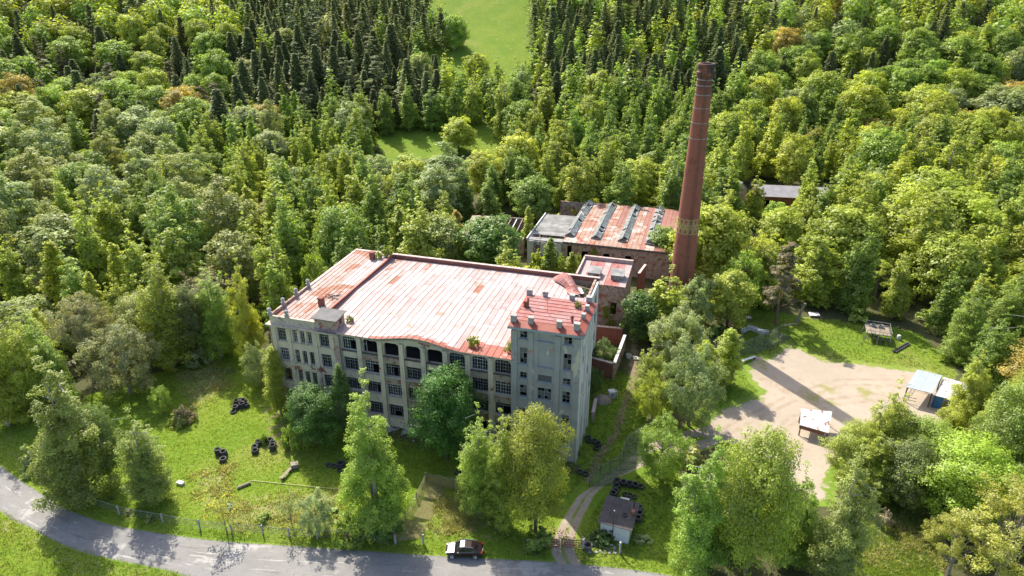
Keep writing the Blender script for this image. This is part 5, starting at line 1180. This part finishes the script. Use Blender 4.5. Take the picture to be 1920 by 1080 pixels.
tb(1130, 690, 645, 52, 'round', 'DG', 'dark bush in the courtyard beside the tower')
tb(1112, 745, 690, 34, 'round', 'DG', 'dark bush pressed against the tower side wall')
for i, (px, pyb, pyt, wp) in enumerate(((1012, 512, 462, 40), (1030, 515, 450, 34), (1050, 518, 472, 36), (1070, 522, 478, 32), (1088, 512, 470, 28), (1112, 492, 462, 22), (1000, 520, 480, 30))):
    tb(px, pyb+18, pyt, wp, 'column' if i % 2 else 'shrub', 'YG' if i != 1 else 'G', f'bright sapling between factory roof and weaving hall, {["2nd","3rd","4th","5th","6th","rightmost","leftmost"][i]} in the row', group='sapling thicket behind the factory', cat_='tree', name='sapling')
tb(755, 520, 395, 46, 'column', 'YG', 'bright slim birch rising behind the factory back wall')
tb(830, 530, 402, 92, 'broad', 'OL', 'olive rounded tree directly behind the factory roof')
tb(920, 535, 402, 112, 'broad', (.085,.15,.025), 'large dense green tree between factory and weaving hall', var=4)
tb(858, 500, 398, 44, 'column', 'OR', 'orange tinted slim tree left of the ruined shed')
tb(990, 475, 392, 26, 'column', 'YG', 'thin bright birch at the left corner of the burnt hall roof')
tb(650, 540, 385, 100, 'broad', 'G', 'big dense green tree behind the left back roof corner')
tb(600, 590, 470, 50, 'round', 'LG', 'small fresh tree beside the left factory parapet')
tb(246, 738, 612, 128, 'round', (.17,.175,.07), 'broad grey olive bush at the lawn edge below the brown oak')
tb(178, 705, 532, 130, 'oak', (.16,.15,.07), 'brownish thin leaved oak left of the olive bush')
tb(415, 672, 498, 92, 'birch', 'LG', 'silvery birch with dense crown left of the factory corner')
tb(476, 676, 476, 66, 'birch', 'Y', 'narrow golden birch beside the factory left wall')
tb(325, 690, 468, 110, 'birch', 'YG', 'tall yellow green birch in the middle of the wood edge above the lawn')
tb(372, 668, 540, 80, 'broad', (.1,.12,.03), 'dark tree under the tall birch at the wood edge')
tb(60, 775, 560, 105, 'birch', 'YG', 'tall yellow green birch behind the huge poplar')
tb(18, 800, 640, 84, 'birch', 'YG', 'light birch at the left picture edge beside the lane')
tb(110, 760, 590, 80, 'birch', 'LG', 'fresh birch close behind the huge poplar top')
tb(78, 880, 826, 76, 'shrub', 'SG', 'wide grey green bramble between lane and road')
tb(118, 912, 866, 66, 'shrub', 'OL', 'olive bramble under the huge poplar by the road')
tb(700, 300, 262, 34, 'shrub', 'GR', 'grey bush in the far clearing')
tb(860, 285, 222, 62, 'broad', 'Y', 'rounded yellow tree in front of the far clearing')
tb(810, 245, 152, 56, 'birch', 'G', 'green birch group at the back of the far clearing')
tb(1408, 425, 318, 46, 'birch', 'YG', 'birch in front of the left end of the far shed')
tb(1510, 430, 322, 62, 'birch', 'YG', 'birch in front of the right end of the far shed')
tb(1455, 425, 380, 60, 'round', 'LG', 'low rounded tree in front of the far shed wall')
# bottom right
tb(1305, 1075, 815, 130, 'birch', 'LG', 'tall leafy birch right of the hut', var=0)
tb(1395, 1085, 820, 145, 'broad', 'YG', 'broad yellow green tree at the bottom edge, centre right', var=0)
tb(1345, 1010, 860, 90, 'birch', 'G', 'green birch between hut birch and broad tree')
tb(1550, 1090, 838, 130, 'birch', 'OL', 'airy olive birch at the bottom edge below the yard', var=3)
tb(1470, 1060, 880, 110, 'birch', 'LG', 'loose birch left of the airy olive birch', var=4)
tb(1860, 1110, 895, 250, 'oak', (.21,.205,.035), 'wide golden oak with bare branches in the bottom right corner', var=0)
tb(1775, 1080, 960, 130, 'oak', (.2,.2,.035), 'smaller golden oak left of the corner oak', var=1)
tb(1790, 985, 832, 165, 'broad', (.2,.28,.03), 'bright lime green maple above the golden oak', var=2)
tb(1890, 1000, 858, 110, 'oak', 'SG', 'grey green thin tree at the right edge beside the maple', var=2)
tb(1640, 885, 722, 120, 'birch', 'YG', 'bushy birch hiding the yard edge, topmost of the thicket', var=1)
tb(1592, 900, 800, 96, 'broad', 'YG', 'yellow green tree left of the yard thicket birch')
tb(1720, 900, 790, 120, 'broad', (.15,.19,.03), 'leafy tree in front of the blue shed')
tb(1620, 930, 815, 110, 'birch', 'YG', 'birch at the near side of the yard thicket')
tb(1690, 950, 830, 100, 'broad', (.1,.13,.03), 'dark tree behind the bright maple')
tb(1868, 890, 720, 110, 'broad', 'G', 'large tree right of the blue shed', var=1)
tb(1900, 840, 650, 110, 'birch', 'YG', 'tall yellow birch at the right edge above the shed')
tb(1835, 850, 735, 66, 'birch', 'YG', 'slim birch overhanging the shed roof')
tb(1425, 960, 850, 56, 'birch', 'G', 'young birch standing at the lower yard edge')
tb(1655, 985, 950, 40, 'shrub', 'PK', 'small bare shrub on the bright grass, bottom right')
tb(1010, 1025, 985, 60, 'shrub', 'G', 'leafy weeds clump left of the gate', )
tb(1130, 1015, 990, 50, 'shrub', 'DG', 'dark weeds clump at the hut front wall')
# plants on roofs
def roof_plant(u, v, z, h, l, c='YG'): p = L2W(u, v, z); plant('shrub', p.x, p.y, h, l, h*.9, c, z=z, name='roof_sapling', cat_='plant')
roof_plant(7.0, 26.6, 16.7, 2.4, 'sapling at the back end of the roof step'); roof_plant(5.9, 24.9, 16.7, 1.8, 'sapling beside the rear roof chimney stub')
roof_plant(32.2, 1.6, 15.9, 2.1, 'tall weed on the front roof edge left of the red patch'); roof_plant(37.4, 1.6, 15.9, 1.7, 'weed where the roof meets the tower', 'OL')
roof_plant(11.9, 2.9, 15.85, 1.5, 'weed beside the tar roofed penthouse', 'OL'); roof_plant(46.0, 6.6, 21.4, 1.3, 'dry weed on the tower roof', 'OL'); roof_plant(42.0, 26.4, 14.55, 1.2, 'weed in the collapsed roof corner', 'G'); roof_plant(43.9, 25.2, 14.55, 1.3, 'second weed in the collapsed corner near the coping', 'G')
lone = tb(856, 98, 28, 44, 'broad', (.16,.22,.03), 'lone tree at the edge of the bright hillside meadow')
# -- forest fill
KLIM = {(800, 0, 985, 96): 335, (705, 252, 920, 278): 262, (498, 560, 1125, 880): 95, (560, 462, 1060, 600): 118, (995, 375, 1280, 470): 175, (1060, 470, 1290, 545): 135, (1255, 118, 1342, 520): 126, (1415, 342, 1498, 378): 192, (868, 398, 985, 425): 165, (1380, 590, 1700, 700): 118, (1480, 690, 1800, 815): 98, (1340, 640, 1480, 830): 110}
def crown_hits(x, y, zb, h, w):
    ax, ay = proj(x, y, zb+h); bx, by = proj(x, y, zb+h*.15); dep = y*_c+(CAMH-zb-h/2)*_s; hw = w/2/dep*FPX*.8
    for (x0, y0, x1, y1), lim in KLIM.items():
        if y < lim and ax+hw > x0 and ax-hw < x1 and by > y0 and ay+4 < y1: return True
    return False
def region(px, py):
    """kinds of trees that grow there: (species, colour, weight)"""
    r = []
    if py < 250 and 440 < px < 830: r = [('spruce', 'SP', 8), ('pine', 'SP', 1.2), ('birch', 'G', 1.3), ('broad', 'OL', .8)]
    elif py < 215 and 985 < px < 1390: r = [('spruce', 'SP', 5), ('birch', 'LG', 2.4), ('birch', 'YG', 1.2), ('broad', 'LG', .8)]
    elif py < 130 and px <= 440: r = [('broad', 'YG', 5), ('spruce', 'SP', 1.2), ('broad', 'LG', 1.5), ('birch', 'Y', .8)]
    elif py < 300 and px <= 440: r = [('broad', 'LG', 2), ('spruce', 'SP', 1.3), ('broad', 'YG', 2), ('round', 'SG', 1), ('pine', 'BR', .8), ('birch', 'G', 1), ('broad', 'OR', .25)]
    elif py < 330 and px <= 700: r = [('birch', 'G', 2), ('broad', 'SG', 2), ('alder', 'OL', 2), ('birch', 'YG', 1.5), ('broad', 'OR', .3), ('column', 'LG', 1)]
    elif px < 450 and py < 560: r = [('alder', 'OL', 3), ('alder', 'SG', 1.5), ('birch', 'YG', 2), ('birch', 'G', 1.2), ('alder', 'G', 1), ('broad', 'OL', 1.3), ('broad', 'G', .6)]
    elif px < 560: r = [('birch', 'YG', 4), ('birch', 'LG', 2), ('round', 'SG', 1), ('oak', 'GR', 1), ('broad', 'OL', 1), ('column', 'Y', .7)]
    elif py < 440 and px < 820: r = [('broad', 'Y', 2.4), ('birch', 'YG', 2), ('birch', 'G', 2), ('broad', 'G', 1), ('round', 'SG', .6)]
    elif px < 1040: r = [('birch', 'G', 3), ('birch', 'YG', 2.5), ('broad', 'Y', .9), ('broad', 'G', 1), ('alder', 'SG', .6)]
    elif py < 330 and px < 1400: r = [('birch', 'G', 4), ('broad', 'YG', 2), ('birch', 'LG', 2), ('broad', 'Y', .9), ('twig', 'GR', .3)]
    elif py < 210: r = [('broad', 'LG', 4), ('broad', 'G', 3), ('birch', 'YG', 2), ('spruce', 'SP', 1.3), ('broad', 'OR', .3), ('broad', 'YG', 2), ('broad', 'SG', .7), ('oak', 'GR', .4)]
    elif py < 300: r = [('broad', 'Y', 3), ('broad', 'YG', 3), ('oak', 'OR', .6), ('birch', 'G', 2), ('broad', 'SG', 1)]
    elif py < 470: r = [('broad', 'YG', 1.3), ('birch', 'G', 4), ('birch', 'YG', 3), ('round', 'SG', 1.0), ('broad', 'Y', .9), ('broad', 'LG', .8), ('birch', 'Y', .7)]
    else: r = [('birch', 'YG', 3), ('broad', 'YG', 2), ('birch', 'G', 1.6), ('broad', 'LG', 1), ('broad', 'OR', .3), ('oak', 'Y', .5)]
    t = rt.random()*sum(q[2] for q in r)
    for q in r:
        t -= q[2]
        if t <= 0: return q
    return r[0]
REGN = ((lambda x, y: y > 470 and x < 560, 'in the wood left of the lawn'), (lambda x, y: y > 300 and x < 560, 'in the far left wood'), (lambda x, y: y <= 300 and x <= 440, 'on the upper left hillside'),
        (lambda x, y: y < 250 and x < 830, 'on the slope left of the meadow'), (lambda x, y: y >= 230 and x < 1040, 'between factory and hill'), (lambda x, y: y < 215 and x < 1390, 'on the slope right of the meadow'),
        (lambda x, y: y < 215, 'on the upper right hillside'), (lambda x, y: x < 1300, 'behind the weaving hall'), (lambda x, y: y < 420, 'in the belt right of the chimney'), (lambda x, y: y < 760, 'behind the sandy yard'), (lambda x, y: True, 'in the bottom right thicket'))
CW = dict(Y='yellow', YG='yellow green', G='green', DG='dark green', OL='olive', SG='silvery green', OR='orange tinted', SP='dark', BR='brownish', LG='fresh green', GR='grey brown', PK='pinkish')
SW = dict(birch='birch', broad='broadleaf', round='rounded tree', alder='alder', oak='thin oak', column='slim birch', pine='pine', spruce='spruce', twig='bare shrub', shrub='shrub')
OPEN = [P_LAWN, P_GATE, P_YARD, P_CLEAR, P_MEADOW, P_FARM, P_GLADE, P_BR]
r3 = np.random.default_rng(5)
cand = []
grid = {}
def near(x, y, d):
    cx, cy = int(x//8), int(y//8)
    for i in range(cx-1, cx+2):
        for j in range(cy-1, cy+2):
            for (a, b, e) in grid.get((i, j), ()):
                if (a-x)**2+(b-y)**2 < ((d+e)*.5)**2: return True
    return False
for (x, y, e) in occupied: grid.setdefault((int(x//8), int(y//8)), []).append((x, y, max(3.0, e*1.3)))
NTRY = 40000
yy_ = 56+(470-56)*np.sqrt(r3.random(NTRY)); half = yy_*.86+22
xx_ = (r3.random(NTRY)*2-1)*half
zz_ = height(xx_, yy_)
bad = np.zeros(NTRY, bool)
for P in OPEN: bad |= pip(P, xx_, yy_)
bad |= (pdist([(p[0], p[1]) for p in roadN], xx_, yy_, False) < 6.5) | (pdist([(p[0], p[1]) for p in roadS], xx_, yy_, False) < 9)
bad |= (yy_ < np.interp(xx_, [p[0] for p in roadN], [p[1] for p in roadN])+1)
Uu = (xx_-ORG.x)*DU.x+(yy_-ORG.y)*DU.y; Vv = (xx_-ORG.x)*DV.x+(yy_-ORG.y)*DV.y
for (a, b, c, d) in ((-3, 51, -20, 31), (36, 53, 30, 54), (20, 58, 62, 99), (44, 62, -5, 62)): bad |= (Uu > a) & (Uu < b) & (Vv > c) & (Vv < d)
bad |= pip([(-16, 154), (8, 152), (9, 176), (-14, 178)], xx_, yy_)
bad |= np.hypot(xx_-34, yy_-125.5) < 5
trees = []
for i in range(NTRY):
    if bad[i]: continue
    x, y, z = float(xx_[i]), float(yy_[i]), float(zz_[i])
    px, py = proj(x, y, z)
    if px < -90 or px > 2010 or py < -170: continue
    sp, cl, _ = region(px, py)
    h = {'birch': rt.uniform(14, 22), 'broad': rt.uniform(12, 19), 'round': rt.uniform(7, 11), 'alder': rt.uniform(14, 20), 'oak': rt.uniform(10, 15), 'column': rt.uniform(10, 15), 'pine': rt.uniform(15, 20), 'spruce': rt.uniform(10, 21), 'twig': 4}[sp]
    if y < 120: h *= .95
    elif y < 290: h *= 1.12
    wdt = h*{'birch': .47, 'broad': .76, 'round': 1.05, 'alder': .64, 'oak': .95, 'column': .33, 'pine': .45, 'spruce': .52, 'twig': 1.0}[sp]*rt.uniform(.82, 1.22)
    sep = wdt*(.78 if sp != 'spruce' else .62)
    if y > 300: sep *= 1.05
    if crown_hits(x, y, z, h, wdt): continue
    if near(x, y, sep): continue
    grid.setdefault((int(x//8), int(y//8)), []).append((x, y, sep)); trees.append((y, x, z, sp, cl, h, wdt, px, py))
trees.sort()
cnt = {}; mass = []; FILL = {}
for (y, x, z, sp, cl, h, wdt, px, py) in trees:
    cnt[sp] = cnt.get(sp, 0)+1
    lim = 290
    if cnt[sp] > lim or y > 330: mass.append((x, y, z, sp, cl, h, wdt)); continue
    rg = next(n for f, n in REGN if f(px, py))
    o = plant(sp, x, y, h, f'{CW[cl]} {SW[sp]} {rg}', wdt, cl, group=f'{CW[cl]} {SW[sp]}s {rg}'); FILL.setdefault(o['label'], []).append((y, px, o))
def nth(i, n):
    if n == 1: return ''
    if i == n-1: return ', rightmost'
    if i == 0: return ', leftmost'
    return f", {['', '2nd', '3rd'][i] if i < 3 else str(i+1)+'th'} from left" if not 20 < i+1 < 24 and not 30 < i+1 < 34 else f', {i+1}th from left'
for lb, L_ in FILL.items():                                   # tell look-alikes apart by row and order
    L_.sort(key=lambda q: q[0]); rows_ = [('', L_)] if len(L_) < 8 else [('front row', L_[:len(L_)//2]), ('back row', L_[len(L_)//2:])] if len(L_) < 24 else [('front row', L_[:len(L_)//3]), ('middle row', L_[len(L_)//3:2*len(L_)//3]), ('back row', L_[2*len(L_)//3:])]
    for rn, Q_ in rows_:
        Q_ = sorted(Q_, key=lambda q: q[1])
        for i, q in enumerate(Q_): q[2]['label'] = lb+(f', {rn}' if rn else '')+nth(i, len(Q_))
# the distant wood: one mass of leaves
rm_ = np.random.default_rng(77); VV, TT, CC = [], [], []
lowp = {}
for sp in ('birch', 'broad', 'round', 'alder', 'oak', 'column', 'pine', 'twig'):
    lowp[sp] = []
    for v in range(3):
        rng = np.random.default_rng(3000+v); H, R_, lobes, lead, kw, tr, bark = SPEC[sp](rng); kw = dict(kw); kw['n'] = 760; kw['size'] *= 2.5
        lowp[sp].append((H, R_)+leaf_cloud(lobes, rng=rng, **kw))
lowp['spruce'] = []
for v in range(3):
    rng = np.random.default_rng(3100+v); lowp['spruce'].append((21.0, 2.8)+spruce_arrays(rng, n=760, size=.62))
for (x, y, z, sp, cl, h, wdt) in mass:
    H, R_, V_, t_ = lowp[sp][rt.randrange(3)]; a = rt.uniform(0, 6.28); ca, sa = math.cos(a), math.sin(a); sw = wdt/(2*R_)
    Q = np.stack([(V_[:, 0]*ca-V_[:, 1]*sa)*sw+x, (V_[:, 0]*sa+V_[:, 1]*ca)*sw+y, V_[:, 2]*h/H+z-.3], -1)
    VV.append(Q); TT.append(t_); CC.append(np.tile(np.array([*[q*gq for q, gq in zip(jitcol(C_[cl], .1), (LEAFGAIN, LEAFGAIN, LEAFGAIN*1.05))], 1.0]), (len(t_), 1)))
if VV:
    VV = np.concatenate(VV); TT = np.concatenate(TT); CC = np.concatenate(CC); n = len(TT)
    VV = VV.reshape(n, 4, 3); VV = np.stack([VV[:, 0], VV[:, 1]*1.25-VV[:, 3]*.25, VV[:, 2]*.6+VV[:, 3]*.4], 1).reshape(-1, 3)
    me = bpy.data.meshes.new('distant_wood'); set_mesh(me, VV, np.arange(3*n).reshape(n, 3)); vattr(me, 'tint', TT, 'FACE')
    ca = me.attributes.new('leafcol', 'FLOAT_COLOR', 'FACE'); ca.data.foreach_set('color', CC.astype(np.float32).ravel())
    tag(put('distant_wood', me, M['leaf_mass']), 'mixed spring wood covering the distant hillside', 'wood', kind='stuff'); print('mass tris', 2*n)
# -- undergrowth
UV, UT, UC = [], [], []
rng = np.random.default_rng(88); H, R_, lobes, lead, kw, tr, bark = sp_shrub(rng); kw['n'] = 170; kw['size'] *= 2.4
uV, uT = leaf_cloud(lobes, rng=rng, **kw); nu = 0
for i in range(NTRY):
    if bad[i] or yy_[i] > 190 or nu > 1500: continue
    if r3.random() > .22: continue
    x, y, z = float(xx_[i]), float(yy_[i]), float(zz_[i]); px, py = proj(x, y, z)
    if px < -60 or px > 1980: continue
    nu += 1; s = rt.uniform(.7, 1.7); a = rt.uniform(0, 6.28); ca, sa = math.cos(a), math.sin(a)
    UV.append(np.stack([(uV[:, 0]*ca-uV[:, 1]*sa)*s*1.2+x, (uV[:, 0]*sa+uV[:, 1]*ca)*s*1.2+y, uV[:, 2]*s+z], -1)); UT.append(uT)
    UC.append(np.tile(np.array([*[q*LEAFGAIN for q in jitcol(C_[rt.choice(['G', 'OL', 'DG', 'LG', 'GR'])], .15)], 1.0]), (len(uT), 1)))
UV = np.concatenate(UV); UT = np.concatenate(UT); UC = np.concatenate(UC); n = len(UT)
me = bpy.data.meshes.new('undergrowth'); set_mesh(me, UV, np.arange(4*n).reshape(n, 4)); vattr(me, 'tint', UT, 'FACE')
ca = me.attributes.new('leafcol', 'FLOAT_COLOR', 'FACE'); ca.data.foreach_set('color', UC.astype(np.float32).ravel())
tag(put('undergrowth', me, M['leaf_mass']), 'low leafy undergrowth beneath the trees', 'undergrowth', kind='stuff')
# -- grass blades, tall weeds
def blades(name, label, polys, n, hgt, wid, cols, seed, avoid=(), soft=False):
    rng = np.random.default_rng(seed); xs_, ys_ = [], []
    for P in polys:
        x0, x1 = min(p[0] for p in P), max(p[0] for p in P); y0, y1 = min(p[1] for p in P), max(p[1] for p in P); m = n*3
        x0, x1, y0, y1 = max(x0, -90), min(x1, 90), max(y0, 46), min(y1, 130)
        a = rng.uniform(x0, x1, m); b = rng.uniform(y0, y1, m); ok = pip(P, a, b)
        for (pl, dm, cl) in avoid: ok &= pdist(pl, a, b, cl) > dm
        if soft:
            dd = pdist(P, a, b); nz = np.sin(a*.9+b*.4)+np.sin(b*1.3-a*.5)+np.sin(a*2.3+b*1.9)*.6; ok &= (rng.random(m) < np.clip(dd/3.5, 0, 1)*np.clip(.35+.3*nz, .03, 1))
        for pl in ROADPOLY: ok &= ~pip(pl, a, b)
        xs_.append(a[ok][:n]); ys_.append(b[ok][:n])
    x = np.concatenate(xs_); y = np.concatenate(ys_); n = len(x); U_ = (x-ORG.x)*DU.x+(y-ORG.y)*DU.y; V_ = (x-ORG.x)*DV.x+(y-ORG.y)*DV.y
    ok = ~((U_ > -.5) & (U_ < 48.2) & (V_ > -.6) & (V_ < 28)); x, y = x[ok], y[ok]; n = len(x)
    z = height(x, y); k = 4; Vs, T, Cc = [], [], []
    clump = .5+.5*np.sin(x*.7+np.sin(y*.5)*2)*np.sin(y*.9+x*.2)
    for j in range(k):
        a = rng.uniform(0, 6.28, n); h = hgt*rng.uniform(.5, 1.4, n)*(.7+.6*clump); wd = wid*rng.uniform(.6, 1.4, n); ox, oy = rng.normal(size=(2, n))*.12; le = rng.normal(size=(2, n))*h*.45
        p0 = np.stack([x+ox-np.cos(a)*wd, y+oy-np.sin(a)*wd, z-.02], -1); p1 = np.stack([x+ox+np.cos(a)*wd, y+oy+np.sin(a)*wd, z-.02], -1); p2 = np.stack([x+ox+le[0], y+oy+le[1], z+h], -1)
        Vs.append(np.stack([p0, p1, p2], 1)); T.append(np.clip(.5+.3*rng.normal(size=n), 0, 1)); ci = rng.integers(0, len(cols), n); Cc.append(np.array([[*c, 1] for c in cols])[ci])
    Vs = np.concatenate(Vs).reshape(-1, 3); T = np.concatenate(T); Cc = np.concatenate(Cc); m = len(T)
    me = bpy.data.meshes.new(name); set_mesh(me, Vs, np.arange(3*m).reshape(m, 3)); vattr(me, 'tint', T, 'FACE'); ca = me.attributes.new('leafcol', 'FLOAT_COLOR', 'FACE'); ca.data.foreach_set('color', Cc.astype(np.float32).ravel())
    return tag(put(name, me, M['leaf_mass']), label, 'grass', kind='stuff')
ROADPOLY = [[(p[0], p[1]-.1) for p in roadN]+[(p[0], p[1]+.1) for p in reversed(roadS)], yard_poly]
trk = [(6.4, 61), (6.6, 64), (8.6, 69.4), (10.2, 72.3), (12.6, 74.4), (15.4, 76.8), (18.5, 79), (24, 82)]
blades('lawn_grass', 'short bright green grass on the lawn before the factory', [P_LAWN], 42000, .16, .05, [(.25,.35,.035), (.3,.38,.045), (.2,.3,.035), (.33,.36,.08)], 1, [(trk, 2.2, False)])
blades('yard_grass', 'green grass around the sandy yard and hut', [P_GATE, P_YARD, P_BR], 9000, .17, .05, [(.18,.28,.03), (.15,.23,.028), (.25,.27,.07)], 2, [(trk, 2.0, False)])
dz = [G((400, 930), (660, 905), (690, 1015), (420, 1008)), G((790, 925), (900, 905), (970, 1015), (830, 1030), (775, 1000)), G((1600, 950), (1760, 940), (1800, 1080), (1600, 1080)), G((320, 700), (420, 660), (450, 720), (350, 800)), G((345, 880), (450, 860), (440, 980), (360, 960)), G((20, 860), (120, 810), (160, 930), (100, 920))]
P_SOUTH = [(p[0], p[1]-.3) for p in roadS[2:]]+[(60, 30), (-95, 30)]
blades('verge_grass', 'rough grass on the outer side of the road', [P_SOUTH], 14000, .2, .05, [(.2,.27,.04), (.26,.27,.07), (.15,.22,.03), (.32,.3,.12)], 6)
blades('tall_dry_grass', 'tall straw coloured grass along the roadside and lawn edges', dz, 2600, .36, .06, [(.42,.38,.18), (.36,.36,.13), (.26,.3,.06), (.46,.4,.22)], 3, [(trk, 2.0, False)], soft=True)
WEED = {}; WEEDS = []
for i in range(46):
    p = g(*rt.choice([(rt.uniform(20, 230), rt.uniform(850, 960)), (rt.uniform(240, 480), rt.uniform(950, 1000)), (rt.uniform(440, 680), rt.uniform(955, 1005)), (rt.uniform(960, 1010), rt.uniform(960, 1010)), (rt.uniform(1090, 1240), rt.uniform(880, 1030)), (rt.uniform(330, 450), rt.uniform(670, 700))]))
    if pip(ROADPOLY[0], [p.x], [p.y])[0] or pdist(ROADPOLY[0], [p.x], [p.y])[0] < 1.0 or pdist(trk, [p.x], [p.y], False)[0] < 2.6 or near(p.x, p.y, .5) or math.hypot(p.x-13, p.y-66.5) < 3.4: continue
    side = 'left roadside verge' if p.x < -36 else 'middle roadside verge' if p.x < 3 else 'grass around the hut' if p.y < 85 else 'upper lawn edge'
    WEED[side] = WEED.get(side, 0)+1; wc_ = rt.choice(['OL', 'G', 'LG', 'SG'])
    o = plant('shrub', p.x, p.y, rt.uniform(.6, 1.4), f'low weedy bush in the {side}', rt.uniform(1.2, 2.6), wc_, group=f'weedy bushes in the {side}'); WEEDS.append((side, p.x, CW[wc_], o))
for side in WEED:
    Q_ = sorted([q for q in WEEDS if q[0] == side], key=lambda q: q[1])
    for i, q in enumerate(Q_): q[3]['label'] = f'low {q[2]} weedy bush in the {side}'+nth(i, len(Q_))
